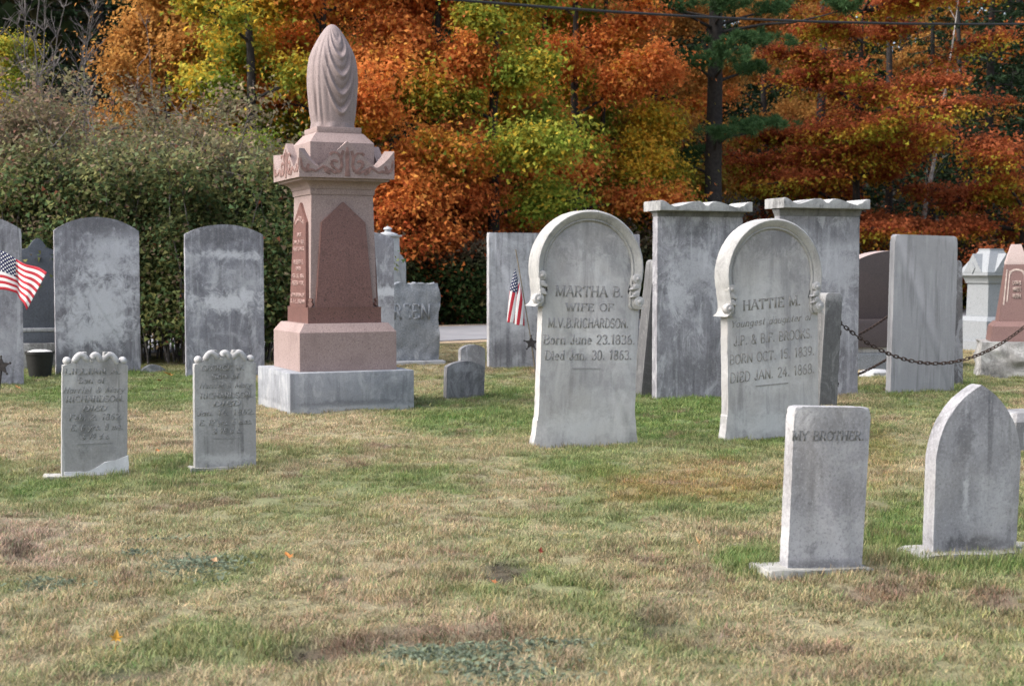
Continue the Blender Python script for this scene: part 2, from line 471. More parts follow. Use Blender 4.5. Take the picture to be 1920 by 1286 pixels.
def tube_np(path, rad, n=6, cap=True):
    path = np.asarray(path, float); rad = np.broadcast_to(np.asarray(rad, float), (len(path),))
    T = np.gradient(path, axis=0); T /= np.linalg.norm(T, axis=1, keepdims=True) + 1e-9
    up = np.where(np.abs(T[:, 2:3]) > .9, np.array([[1., 0, 0]]), np.array([[0, 0, 1.]]))
    A = np.cross(T, up); A /= np.linalg.norm(A, axis=1, keepdims=True) + 1e-9
    B = np.cross(T, A)
    t = np.linspace(0, 2 * math.pi, n, endpoint=False)
    V = path[:, None, :] + rad[:, None, None] * (A[:, None, :] * np.cos(t)[None, :, None] + B[:, None, :] * np.sin(t)[None, :, None])
    m = len(path)
    i = np.arange(m - 1)[:, None] * n; j = np.arange(n)[None, :]; k = (j + 1) % n
    Fc = np.stack([i + j, i + k, i + n + k, i + n + j], -1).reshape(-1, 4)
    return V.reshape(-1, 3), Fc
class Tubes:
    def __init__(s): s.V, s.F, s.n = [], [], 0
    def add(s, path, rad, n=6):
        v, f = tube_np(path, rad, n); s.V.append(v); s.F.append(f + s.n); s.n += len(v)
    def build(s, name, mat, parent=None, smooth=True):
        return from_np(name, np.concatenate(s.V), np.concatenate(s.F), 4, mat, parent, smooth=smooth)

class Stone:
    """A stone standing on the lawn: measured on the photograph, then built in metres on its own axes (x along the face, -y the face, z up)."""
    def __init__(s, pl, pr, pt, pb, t, turn=21.0, roll=0.0, pitch=0.0, sink=0.03):
        g = ground((pl + pr) / 2, pb)
        a = R(turn)
        s.w = abs(pr - pl) * g.y ** 2 / (F * (g.y * math.cos(a) - g.x * math.sin(a)))
        s.h = at((pl + pr) / 2, pt, g.y).z
        s.t = t
        s.o = Vector((g.x - math.sin(a) * t / 2, g.y + math.cos(a) * t / 2, 0))
        s.rot = (R(pitch), R(roll), a)
        s.mat = Matrix.Translation(s.o) @ Euler(s.rot).to_matrix().to_4x4()
        s.sink = sink
    def fp(s, px, py, y=None):
        """where the photograph's pixel meets the stone's face: (x, z)"""
        y = -s.t / 2 if y is None else y
        inv = s.mat.inverted()
        o = inv @ Vector((0, 0, CAM_Z)); d = inv.to_3x3() @ ray(px, py)
        k = (y - o.y) / d.y
        p = o + d * k
        return p.x, p.z
    def root(s, name): return empty(name, s.o, s.rot)
    def set(s, o): o.location = s.o; o.rotation_euler = s.rot; return o
    def patch(s, px, py, rx, rz, amt, dark=False):
        x, z = s.fp(px, py); k = s.o.y / F
        return (x, z, rx * k, rz * k, amt) + ((1,) if dark else ())
    def line(s, txt, p0, p1, py, hpx, mat, parent, style='serif', tilt=0.0, shear=0.0, yoff=0.0, bold=1.0):
        x0, z0 = s.fp(p0, py); x1, z1 = s.fp(p1, py)
        h = hpx * s.o.y / F
        return inscription(txt, x0, x1, (z0 + z1) / 2, h, -s.t / 2 - yoff, mat, parent, style, tilt, shear, bold=bold)
def slab(name, st, pts, mat, parent=None, bev=.007, jit=.0012, seed=1, y0=None, y1=None, step=.03):
    rnd = random.Random(seed)
    bm = bmesh.new()
    pts = [(x, z - (st.sink if z < .001 else 0)) for x, z in pts]
    prism(bm, resample(pts, step, jit, rnd), -st.t / 2 if y0 is None else y0, st.t / 2 if y1 is None else y1, bev)
    o = from_bm(name, bm, mat, parent, smooth=35)
    return o
def footing(parent, st, x0, x1, y0, y1, h, seed, mat=None, name='footing'):
    """rough concrete collar round a stone's foot"""
    rnd = random.Random(seed)
    bm = bmesh.new()
    pts = resample([(x0, y0), (x1, y0), (x1, y1), (x0, y1)], .05, .012, rnd, False)
    top = [bm.verts.new((x, y, h + rnd.uniform(-.006, .006))) for x, y in pts]
    bot = [bm.verts.new((x + (.01 if x > 0 else -.01), y, -.06)) for x, y in pts]
    tf_ = bm.faces.new(top); bm.faces.new(bot[::-1])
    tf_edges = list(tf_.edges)
    n = len(pts)
    for i in range(n): bm.faces.new((top[i], bot[i], bot[(i + 1) % n], top[(i + 1) % n]))
    bmesh.ops.bevel(bm, geom=tf_edges, offset=.006, segments=1, affect='EDGES')
    return from_bm(name, bm, mat or M['concrete'], parent, smooth=30)

# ================================================================ GROUND, ROAD, HILL
DIPS = [(ground(px, py), rx, ry, d) for px, py, rx, ry, d in ((575, 1222, .13, .10, .035), (650, 1212, .10, .05, .02), (945, 1068, .10, .12, .032), (250, 1252, .14, .07, .03), (430, 1235, .12, .05, .022), (30, 1030, .14, .12, .028), (720, 1088, .09, .07, .022), (655, 1095, .08, .06, .022),
    (890, 1200, .2, .05, .02), (160, 1190, .12, .06, .022), (1250, 1165, .14, .07, .022), (1330, 1120, .10, .06, .02), (1640, 1115, .2, .08, .022), (1870, 1250, .14, .06, .022), (1500, 1250, .2, .06, .02), (1080, 1262, .2, .05, .018), (520, 860, .2, .1, .02), (1190, 985, .2, .1, .02))]
def lawn_h(x, y):
    p = np.c_[np.atleast_1d(x), np.atleast_1d(y)]
    dip = 0
    for g, rx, ry, d in DIPS: dip = dip + d * np.exp(-((p[:, 0] - g.x) / rx) ** 2 - ((p[:, 1] - g.y) / (ry * 1.5)) ** 2)
    return -dip + (fbm(p, 1.1, 5, 3) - .5) * .05 + (fbm(p, 4.0, 9, 2) - .5) * .045 - .008
def road_near(x): return 24.3 + .85 * x
def road_far(x): return 30.6 + .85 * x
BLOBS = [ # photograph centre, radii in px, colour weights (straw, green, brown, rust, bare)
 (150, 820, 330, 60, 'straw', 1.0), (520, 780, 260, 45, 'straw', .8), (60, 1010, 120, 60, 'dry', 1.0), (250, 730, 300, 40, 'green', .9),
 (900, 770, 200, 50, 'green', .8), (1270, 780, 160, 50, 'green', 1.2), (1290, 905, 200, 40, 'rust', .9), (1090, 870, 160, 36, 'green', .6),
 (1750, 740, 160, 46, 'green', .7), (1690, 990, 80, 60, 'green', 1.0), (1400, 1050, 70, 34, 'green', .9), (1640, 860, 60, 70, 'rust', .5),
 (330, 880, 90, 26, 'green', .8), (60, 920, 90, 24, 'green', .8), (300, 905, 240, 18, 'green', .5), (590, 1225, 80, 22, 'bare', 1.2), (660, 1212, 60, 16, 'bare', 1.0),
 (945, 1070, 40, 26, 'bare', .9), (250, 1255, 90, 16, 'bare', .8), (40, 1025, 46, 30, 'bare', .8), (1230, 1170, 60, 30, 'bare', .6),
 (1650, 1110, 110, 32, 'brown', 1.0), (1860, 1120, 70, 30, 'brown', .9), (1560, 1255, 130, 24, 'brown', .8), (870, 1195, 180, 18, 'brown', .8),
 (1320, 1190, 120, 26, 'brown', .6), (1030, 700, 60, 14, 'brown', .7), (1900, 1060, 200, 16, 'green', .8), (1000, 1010, 260, 26, 'green', .35),
 (700, 900, 220, 26, 'green', .5), (880, 690, 80, 14, 'straw', .7), (1650, 720, 60, 14, 'straw', .6), (850, 655, 60, 12, 'straw', .6), (1660, 735, 60, 16, 'green', .8)]
LAWN_C = {'straw': (.345, .295, .18), 'green': (.125, .185, .055), 'brown': (.20, .15, .10), 'rust': (.235, .18, .07), 'bare': (.055, .040, .029), 'dry': (.33, .26, .195)}
def lawn_col(x, y, fine=True):
    """the turf's own colour: dead straw, living green and bare patches"""
    p = np.c_[x, y]
    n1 = fbm(p, .55, 21, 3); n2 = fbm(p * np.array([[1, .6]]), 1.9, 33, 3); n3 = fbm(p, 5.5, 41, 2)
    mid = np.array([.262, .246, .130])
    c = np.tile(mid, (len(x), 1))
    def mixin(c, name, f):
        f = np.clip(f, 0, 1)[:, None]
        return c * (1 - f) + np.array(LAWN_C[name]) * f
    c = mixin(c, 'straw', np.clip((n1 - .48) * 4.0, 0, .5))
    c = mixin(c, 'green', np.clip((.475 - n1) * 4.0, 0, .42))
    c = mixin(c, 'green', np.clip((n2 - .57) * 5, 0, .6))
    c = mixin(c, 'straw', np.clip((.42 - n2) * 6, 0, .6))
    # pixel space of the photograph is only used here to read where the worn and green patches lie on the ground
    yy = np.maximum(y, 1.0)
    cp, sp = math.cos(PITCH), math.sin(PITCH)
    dz = yy * cp + CAM_Z * sp; up = yy * sp - CAM_Z * cp
    px = 960 + F * x / dz; py = 643 - F * up / dz
    for bx, by, rx, ry, nm, a in BLOBS:
        d = ((px - bx) / rx) ** 2 + ((py - by) / ry) ** 2
        k = np.clip(1.25 - d + (n3 - .5) * 1.5 + (n2 - .5) * 1.2, 0, 1) * a
        c = mixin(c, nm, np.clip(k, 0, .92) * (y < 24))
    c = mixin(c, 'brown', np.clip((n3 - .66) * 5, 0, .8))
    far = np.clip((y - 15) / 6, 0, 1)[:, None] * .35
    c = c * (1 - far) + np.array([.28, .25, .12]) * far
    return c

def grid_sheet(name, xs, ys, hf, mat, colf=None):
    X, Y = np.meshgrid(xs, ys); nx, ny = len(xs), len(ys)
    x, y = X.ravel(), Y.ravel()
    V = np.c_[x, y, hf(x, y)]
    i = (np.arange(ny - 1)[:, None] * nx + np.arange(nx - 1)[None, :]).ravel()
    Fc = np.c_[i, i + 1, i + nx + 1, i + nx]
    return from_np(name, V, Fc, 4, mat, None, colf(x, y) if colf else None, smooth=True)

def turf_mat():
    t = NT('turf_thatch')
    a = t.n('ShaderNodeAttribute', attribute_name='Col').outputs['Color']
    tc = t.n('ShaderNodeTexCoord').outputs['Object']
    n = t.noise(tc, 60, 5, .7)
    t.l(t.mix(t.ramp(n, .35, .7), t.mix(.35, a, (.05, .04, .025)), a), t.p.inputs['Base Color'])
    t.p.inputs['Roughness'].default_value = 1
    b = t.n('ShaderNodeBump'); b.inputs['Strength'].default_value = .8; b.inputs['Distance'].default_value = .02
    t.l(n, b.inputs['Height']); t.l(b.outputs[0], t.p.inputs['Normal'])
    return t.m
lawn = tag(grid_sheet('lawn', np.linspace(-16, 26, 420), np.concatenate([np.arange(-6, 3, .5), np.arange(3, 14, .06), np.arange(14, 48, .25)]),
           lambda x, y: np.where((y < road_near(x) - .6), lawn_h(x, y), -.35), turf_mat(), lawn_col), kind='structure')

gm = NT('field_soil')
tc = gm.n('ShaderNodeTexCoord').outputs['Object']
gm.l(gm.mix(gm.ramp(gm.noise(tc, .4, 8, .7), .3, .7), (.07, .06, .03), (.16, .14, .06)), gm.p.inputs['Base Color'])
gm.p.inputs['Roughness'].default_value = 1
bm = bmesh.new(); box(bm, -500, 500, -300, 700, -.6, -.06)
tag(from_bm('ground', bm, gm.m), kind='structure')

def strip(name, offs, z, mat, x0=-30, x1=60, thick=.12, n=40):
    bm = bmesh.new()
    lo, hi = offs
    rows = []
    for i in range(n + 1):
        x = x0 + (x1 - x0) * i / n
        rows.append([bm.verts.new((x, 24.3 + .85 * x + o, zz)) for o, zz in ((lo, -thick), (lo, z), (hi, z), (hi, -thick))])
    for a, b in zip(rows, rows[1:]):
        for k in range(3): bm.faces.new((a[k], b[k], b[k + 1], a[k + 1]))
    return tag(from_bm(name, bm, mat), kind='structure')
rm = NT('worn_asphalt')
tc = rm.n('ShaderNodeTexCoord').outputs['Object']
rm.l(rm.mix(rm.ramp(rm.noise(tc, 1.2, 7, .7), .3, .7), (.19, .19, .205), (.26, .26, .275)), rm.p.inputs['Base Color'])
rm.p.inputs['Roughness'].default_value = .62
strip('road', (0, 6.3), .03, rm.m)
sm = simple('sandy_shoulder', (.34, .25, .16), 1.0, bump=.5, var=.35, scale=5)
strip('road_shoulder', (-.7, -.002), .012, sm)
tag(bpy.data.objects['road_shoulder'], kind='structure')
strip('far_road_shoulder', (6.302, 7.3), .02, sm)

# wooded rise beyond the road
hm = NT('leaf_litter_soil')
tc = hm.n('ShaderNodeTexCoord').outputs['Object']
n_ = hm.noise(tc, .9, 9, .75)
hm.l(hm.mix(hm.ramp(n_, .35, .65), (.012, .011, .008), (.04, .027, .014)), hm.p.inputs['Base Color'])
hm.p.inputs['Roughness'].default_value = 1
def hill_h(x, y):
    d = (y - (road_far(x) + 1.2)) * .76
    p = np.c_[x, y]
    return np.clip(d, -3, 0) * .1 + .04 + np.clip(d - 6, 0, 60) ** 1.15 * .22 + np.clip(d, 0, 3) / 3 * (fbm(p, .25, 3, 3) - .4) * .5
tag(grid_sheet('hillside', np.arange(-70, 110, 1.2), np.arange(0, 190, 1.2), lambda x, y: np.where(y < road_far(x) + 1.0, -.5, hill_h(x, y)), hm.m), kind='structure')

# ================================================================ HEADSTONES
GREY_L = (.155, .155, .165)
WHITE = dict(mid=(.40, .392, .39), dark=(.165, .163, .172), light=(.57, .57, .56))
GREYM = dict(mid=(.245, .238, .262), dark=(.095, .092, .102), light=(.58, .58, .61))

def plain_slab(pl, pr, pt, pb, t, kind, label, hs=None, turn=21, roll=0, pitch=0, seed=1, group=None, name='headstone', mat=None, rc=.02, patches=(), wt=None, bev=.007, **kw):
    st = Stone(pl, pr, pt, pb, t, turn, roll, pitch)
    pts = arch_pts(st.w, st.fp((pl + pr) / 2, hs)[1] if hs else st.h, st.h) if kind == 'arch' else flat_pts(st.w, st.h, rc, wt and st.w * wt)
    args = dict(GREYM); args.update(kw)
    m = mat or stone_mat('stone_%d' % seed, patches=[st.patch(*p) for p in patches], seed=seed, **args)
    o = slab(name, st, pts, m, seed=seed, bev=bev)
    st.set(o)
    return tag(o, label, 'headstone', group), st

# --- arched grey slabs in the back row, left
plain_slab(-116, 46, 404, 719, .07, 'arch', 'arched grey slab cut by the left picture edge, behind the larger flag', hs=430, turn=23, seed=11, streak=.75, feather=.2, group='arched grey slabs', patches=[(10, 640, 60, 60, .3)])
plain_slab(106, 265, 407, 701, .07, 'arch', 'tall arched grey slab with mottled white bloom, behind the stone with a repaired foot', hs=433, turn=24, seed=12, streak=.5, feather=.42, group='arched grey slabs',
           patches=[(185, 560, 75, 60, .9), (170, 620, 80, 40, .9), (215, 480, 60, 60, .7), (185, 420, 90, 30, .7, 1)], mid=(.225, .22, .242))
plain_slab(350, 497, 421, 704, .07, 'arch', 'arched grey slab with a pale band across its middle, left of the pink monument', hs=440, turn=22, seed=13, streak=.5, feather=.3, group='arched grey slabs',
           patches=[(425, 565, 90, 26, .95), (430, 478, 70, 10, .8), (460, 530, 60, 40, .4), (425, 440, 90, 22, .6, 1)], mid=(.215, .215, .242))

# --- dark monument far left with ogee top
st = Stone(38, 112, 447, 690, .22, 23)
r = tag(st.root('headstone'), 'dark blue-grey stone with a small peaked top, between two arched slabs', 'headstone')
dk = granite('dark_slate', (.085, .095, .115), (.11, .12, .145), (.05, .055, .07), 60, .7, .5)
dkl = stone_mat('pale_ledge', (.33, .34, .36), seed=2)
w = st.w / 2; zb = st.fp(75, 615)[1]; zs = st.fp(60, 467)[1]
pts = [(-w, zb), (w, zb), (w, zs - .05), (w * .75, zs), (w * .45, zs + .01), (w * .25, st.h - .03), (w * .08, st.h), (-w * .08, st.h), (-w * .25, st.h - .03), (-w * .45, zs + .01), (-w * .8, zs), (-w, zs - .03)]
bm = bmesh.new(); prism(bm, resample(pts, .04, .001, random.Random(1), False), -.09, .09, .01); from_bm('tablet', bm, dk, r, 35)
bm = bmesh.new(); box(bm, -w - .05, w + .05, -.13, .13, zb - .045, zb, .012); from_bm('ledge', bm, dkl, r, 35)
z2 = st.fp(75, 643)[1]
bm = bmesh.new(); box(bm, -w - .03, w + .03, -.12, .12, z2, zb - .045, .008); from_bm('plinth', bm, dk, r, 35)
bm = bmesh.new(); box(bm, -w - .1, w + .1, -.17, .17, -.05, z2, .02); from_bm('base', bm, stone_mat('grey_base', (.17, .17, .17), seed=4), r, 35)

# --- half-sunk marker between the arched slabs
st = Stone(264, 312, 684, 699, .12, 22)
o = slab('grave_marker', st, arch_pts(st.w, .02, st.h), stone_mat('lichen_dark', (.16, .17, .18), seed=5), seed=5)
st.set(o); tag(o, 'low half-sunk round-topped marker in the grass between two arched slabs', 'grave marker')

# --- slabs behind the monument
plain_slab(632, 740, 434, 703, .10, 'arch', 'arched grey slab with a white scar, half hidden right behind the pink monument', hs=447, turn=21, seed=14, streak=.3, group=None,
           patches=[(725, 548, 60, 16, .95), (730, 600, 40, 40, .4)])
st = Stone(690, 762, 466, 652, .2, 21)
o = slab('headstone', st, arch_pts(st.w, st.h - .22, st.h), stone_mat('pale_far', (.36, .37, .39), seed=15, streak=.3), seed=15)
st.set(o); tag(o, 'pale round-shouldered stone showing as a thin edge behind the rough-faced stone', 'headstone')
# urn-topped column behind
st = Stone(712, 752, 424, 648, .25, 21)
r = tag(st.root('monument'), 'far column with a small turned finial peeping over the slab behind the monument', 'monument')
m_ = granite('pale_granite', (.36, .37, .38), (.45, .46, .47), (.2, .2, .21))
def lathe(name, prof, mat, parent, n=20, off=(0, 0), smooth=40):
    bm = bmesh.new(); rings = []
    for rr, z in prof:
        rings.append([bm.verts.new((off[0] + rr * math.cos(2 * math.pi * i / n), off[1] + rr * math.sin(2 * math.pi * i / n), z)) for i in range(n)])
    for a, b in zip(rings, rings[1:]):
        for i in range(n): bm.faces.new((a[i], a[(i + 1) % n], b[(i + 1) % n], b[i]))
    bm.faces.new(rings[0][::-1]); bm.faces.new(rings[-1])
    return from_bm(name, bm, mat, parent, smooth)
hh = st.h; w = st.w / 2
bm = bmesh.new(); frustum(bm, [(w * 1.5, -.05), (w * 1.5, .3), (w * 1.15, .32), (w * .85, hh - .30), (w * .85, hh - .18), (w * 1.05, hh - .16), (w * 1.05, hh - .14)], .01); from_bm('pedestal', bm, m_, r, 35)
lathe('finial', [(w * .95, hh - .145), (w * .9, hh - .12), (w * .55, hh - .10), (w * .3, hh - .085), (w * .28, hh - .06), (w * .42, hh - .045), (w * .3, hh - .02), (w * .05, hh)], m_, r)

# --- rough rock-faced stone
st = Stone(706, 824, 530, 684, .26, 21)
r = tag(st.root('headstone'), 'rough rock-faced grey granite stone on a low base, right of the pink monument', 'headstone')
gg = granite('blue_grey_granite', (.215, .23, .25), (.31, .325, .345), (.13, .14, .15), 70, .8, .5, .5)
bm = bmesh.new()
nx, nz = 30, 30
W, H = st.w, st.h
def rock(u, v, s): return (vnoise(np.array([[u * 5 + s, v * 5, s]]), 1.0, 3)[0] - .5) + .5 * (vnoise(np.array([[u * 13, v * 13 + s, s]]), 1.0, 8)[0] - .5)
def sheet(bm, f, n, m):
    g = [[bm.verts.new(f(i / n, j / m)) for j in range(m + 1)] for i in range(n + 1)]
    for i in range(n):
        for j in range(m): bm.faces.new((g[i][j], g[i + 1][j], g[i + 1][j + 1], g[i][j + 1]))
def topz(u): return H - .03 + .06 * rock(u, .3, 7) + .03 * u
def edge(u, v): return W * (u - .5) + (.05 * rock(v, .4, 4) if u > .9 else 0)
def front(u, v):
    z = -.04 + (topz(u) + .04) * v
    k = max(0, .26 - v) * 4 + max(0, v - .93) * 8 + max(0, abs(u - .5) - .44) * 9
    return (edge(u, v), -.13 + .03 * rock(u, v, 1) - (.07 * min(k, 1) * abs(rock(u * 1.5, v * 2, 5)) * 1.6 - .02 * min(k, 1)), z)
sheet(bm, front, nx, nz)
sheet(bm, lambda u, v: (edge(u, v), .13 + .02 * rock(u, v, 9), -.04 + (topz(u) + .04) * v), nx, 8)
sheet(bm, lambda u, v: (edge(u, 1), front(u, 1)[1] * (1 - v) + (.13 + .02 * rock(u, 1, 9)) * v, topz(u) + (.03 * rock(u * 2, v, 11) if 0 < v < 1 else 0)), nx, 6)
for uu in (0, 1):
    sheet(bm, lambda u, v: (edge(uu, v) + (.02 * rock(u, v * 2, 12) if 0 < u < 1 else 0), front(uu, v)[1] * (1 - u) + (.13 + .02 * rock(uu, v, 9)) * u, -.04 + (topz(uu) + .04) * v), 6, nz)
bmesh.ops.remove_doubles(bm, verts=bm.verts, dist=.002)
from_bm('rock_faced_block', bm, gg, r, 28)
x0, z0 = st.fp(718, 598); x1, z1 = st.fp(806, 598)
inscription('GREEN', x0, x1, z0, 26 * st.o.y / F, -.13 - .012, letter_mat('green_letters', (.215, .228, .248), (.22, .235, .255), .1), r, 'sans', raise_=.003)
bm = bmesh.new(); box(bm, -W / 2 - .08, W / 2 + .06, -.22, .22, -.06, .05, .015); from_bm('base', bm, stone_mat('pale_base', (.42, .42, .43), seed=6), r, 35)

# --- two small arched markers
small_m = dict(mid=(.15, .15, .155), dark=(.075, .075, .08), light=(.36, .36, .37))
plain_slab(864, 910, 646, 696, .09, 'arch', 'small arched grey marker partly behind the darker small marker', hs=655, turn=21, seed=16, roll=0, streak=.5, mid=(.21, .21, .22), group='small arched markers', name='grave_marker')
plain_slab(837, 908, 677, 746, .09, 'arch', 'small dark arched marker on the grass, front one of two', hs=688, turn=21, seed=17, roll=1.5, streak=.6, group='small arched markers', name='grave_marker', patches=[(870, 690, 40, 12, .4)], **small_m)
for o in bpy.data.objects:
    if o.name.startswith('grave_marker'): o['category'] = 'grave marker'

# --- flat slabs behind
plain_slab(918, 1082, 437, 688, .08, 'flat', 'flat-topped grey slab with the furled flag standing before it', turn=21, seed=18, rc=.012, streak=.75, feather=.15, mid=(.33, .33, .34), patches=[(960, 560, 60, 90, .4), (945, 655, 60, 20, .5, 1)])
plain_slab(1096, 1199, 439, 690, .08, 'flat', 'flat-topped slab almost hidden behind the left round-headed marble stone', turn=21, seed=19, rc=.012)

# --- MARTHA and HATTIE: round-headed stones with a moulded hood
def round_headed(pl, pr, pb, p_top, cpx, cpy, r_out, foot_y, label, seed, lines, turn, roll, patches, tilt, scroll_y, rule, texts_mat):
    st = Stone(pl, pr, p_top, pb, .085, turn, roll)
    k = st.o.y / F
    r = tag(st.root('headstone'), label, 'headstone', 'round-headed white marble stones')
    m = stone_mat('white_marble_%d' % seed, patches=[st.patch(*p) for p in patches], seed=seed, streak=.5, blotch=.35, grain=.22, warm=.15, feather=.3, **WHITE)
    cx, cz = st.fp(cpx, cpy); ro = r_out * k; ri = ro - .075
    foot = st.fp(cpx, foot_y)[1]
    w = st.w / 2
    # shaft with a flared foot, running up into the round head
    fl = .16
    pts = [(-w - .03, 0), (w + .03, 0), (w + .028, .03), (w + .008, fl - .05), (w + .012, fl - .03), (w + .012, fl), (w, fl + .012), (w, foot)]
    rr = ri + .01
    a0 = math.degrees(math.asin(max(-1, (foot - cz) / rr)))
    pts += [(cx + rr * math.cos(R(t)), cz + rr * math.sin(R(t))) for t in np.linspace(-28, 208, 40)]
    pts += [(-w, foot), (-w, fl + .012), (-w - .012, fl), (-w - .012, fl - .03), (-w - .008, fl - .05), (-w - .028, .03)]
    o = slab('shaft', st, pts, m, r, bev=.006, seed=seed)
    # hood: a deep moulding swept round the head, ending in flared feet
    path = []
    zf = foot - cz
    for t in np.linspace(-14, 194, 60):
        path.append((math.cos(R(t)), math.sin(R(t)), 0))
    prof = [(0, -.075), (.0, .075), (-.012, .082), (-.05, .075), (-.062, .06), (-.075, .05), (-.075, -.05), (-.066, -.058), (-.058, -.052), (-.05, -.064), (-.040, -.068), (-.030, -.080), (-.012, -.086)]
    bm = bmesh.new(); rings = []
    def ring(px_, pz_, dx, dz, sc=1.0, wd=1.0):
        return [bm.verts.new((px_ + dx * e * wd, y * sc, pz_ + dz * e * wd)) for e, y in prof]
    # right foot up, round, left foot down
    def legs(side):
        out = []
        for q in np.linspace(0, 1, 9):
            z = foot + (cz + ro * math.sin(R(-14)) - foot) * q
            bulge = .028 * max(0, 1 - q * 5) ** 1.5 - .012 * math.sin(min(1, q * 1.2) * math.pi)
            x = ro * math.cos(R(14)) + bulge
            out.append((x, z, .85 + .35 * max(0, 1 - q * 4)))
        return out
    for x, z, wd in legs(1)[:-1]: rings.append(ring(cx + x, z, 1, 0, 1, wd))
    for px_, pz_, _ in path: rings.append(ring(cx + ro * px_, cz + ro * pz_, px_, pz_))
    for x, z, wd in legs(-1)[:-1][::-1]: rings.append(ring(cx - x, z, -1, 0, 1, wd))
    n = len(prof)
    for a, b in zip(rings, rings[1:]):
        for i in range(n): bm.faces.new((a[i], a[(i + 1) % n], b[(i + 1) % n], b[i]))
    bm.faces.new(rings[0]); bm.faces.new(rings[-1][::-1])
    rnd = random.Random(seed)
    for v in bm.verts: v.co += Vector((rnd.uniform(-1, 1), rnd.uniform(-1, 1), rnd.uniform(-1, 1))) * .0009
    from_bm('hood_moulding', bm, stone_mat('hood_marble_%d' % seed, (.35, .345, .335), (.15, .15, .15), (.48, .475, .46), .35, .5, grain=.35, seed=seed + .4, feather=.3), r, 50)
    # four stacked leaf curls on the inside of each foot
    for side in (-1, 1):
        xb = cx + side * (ro - .042)
        for q, (sz, dx) in enumerate(((.033, 0), (.030, -.004), (.030, -.002), (.036, .018))):
            z = st.fp(cpx, scroll_y[0] + (scroll_y[1] - scroll_y[0]) * q / 3)[1]
            bm = bmesh.new()
            if q in (0, 3):                      # rolled end
                O = [(sz * math.cos(t), sz * math.sin(t)) for t in np.linspace(0, 2 * math.pi, 17)[:-1]]
            else:                                # leaf tip pointing inwards and down
                O = [(sz * .72 * math.cos(t), sz * .72 * math.sin(t)) for t in np.linspace(R(-60), R(200), 13)]
                O += [(-sz * 1.05, -sz * .30), (-sz * 1.45, -sz * .78), (-sz * .7, -sz * .80)]
                O = [(side * a, b) for a, b in O]
            prism(bm, O, -.034, .02, .007, 2)
            if q in (0, 3):
                prism(bm, [(a * .42, b * .42) for a, b in O], -.040, -.03, .004, 1)
            bmesh.ops.translate(bm, verts=bm.verts, vec=(xb + side * dx, -st.t / 2 - .008, z))
            from_bm('leaf_curl', bm, m, r, 60)
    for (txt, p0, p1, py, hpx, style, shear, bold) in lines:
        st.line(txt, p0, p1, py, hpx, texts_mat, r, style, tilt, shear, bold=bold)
    (ax, ay), (bx, by) = rule
    x0, z0 = st.fp(ax, ay); x1, z1 = st.fp(bx, by)
    bar(x0, x1, z0, z1, .009, -st.t / 2, texts_mat, r)
    return r, st
round_headed(1009, 1190, 833, 395, 1104, 503, 108, 577, 'left of two round-headed white marble stones with moulded hoods, before the small furled flag', 21,
    [('MARTHA B.', 1042, 1168, 556, 19, 'serif', 0, .9), ('WIFE OF', 1061, 1150, 583, 14, 'serif', 0, .8), ('M.V.B.RICHARDSON.', 1028, 1178, 614, 17, 'sans', 0, 1.0),
     ('Born June 23.1836.', 1019, 1190, 645, 17, 'serif', 0, .95), ('Died Jan. 30. 1863.', 1022, 1184, 674, 17, 'serif', 0, .95)], 20, 2.0,
    [(1100, 640, 90, 45, .5), (1100, 800, 110, 30, .6), (1100, 440, 90, 50, .5, 1), (1040, 505, 40, 60, .35, 1), (1120, 715, 80, 26, .3, 1), (1160, 480, 30, 70, .3, 1)], .018, (520, 563), ((1074, 691), (1126, 691)),
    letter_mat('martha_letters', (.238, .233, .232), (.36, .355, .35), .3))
round_headed(1367, 1537, 817, 412, 1448, 517, 106, 590, 'right of two round-headed white marble stones with moulded hoods, beside the dark granite post', 22,
    [('HATTIE M.', 1394, 1501, 577, 18, 'serif', 0, 1.0), ('Youngest daughter of', 1370, 1521, 607, 13, 'script', .25, .9), ('J.P. & B.F. BROOKS.', 1376, 1523, 640, 17, 'sans', 0, .85),
     ('BORN OCT. 15. 1839.', 1368, 1527, 674, 17, 'sans', 0, .75), ('DIED JAN. 24. 1868.', 1369, 1527, 708, 18, 'sans', 0, .8)], 24, -1.2,
    [(1420, 560, 60, 60, .5), (1440, 700, 90, 40, .55), (1450, 790, 100, 26, .6), (1450, 445, 70, 36, .7, 1), (1495, 500, 20, 60, .4, 1), (1410, 480, 20, 60, .3, 1)], .05, (540, 576), ((1417, 724), (1478, 718)),
    letter_mat('hattie_letters', (.245, .238, .225), (.36, .355, .34), .3))

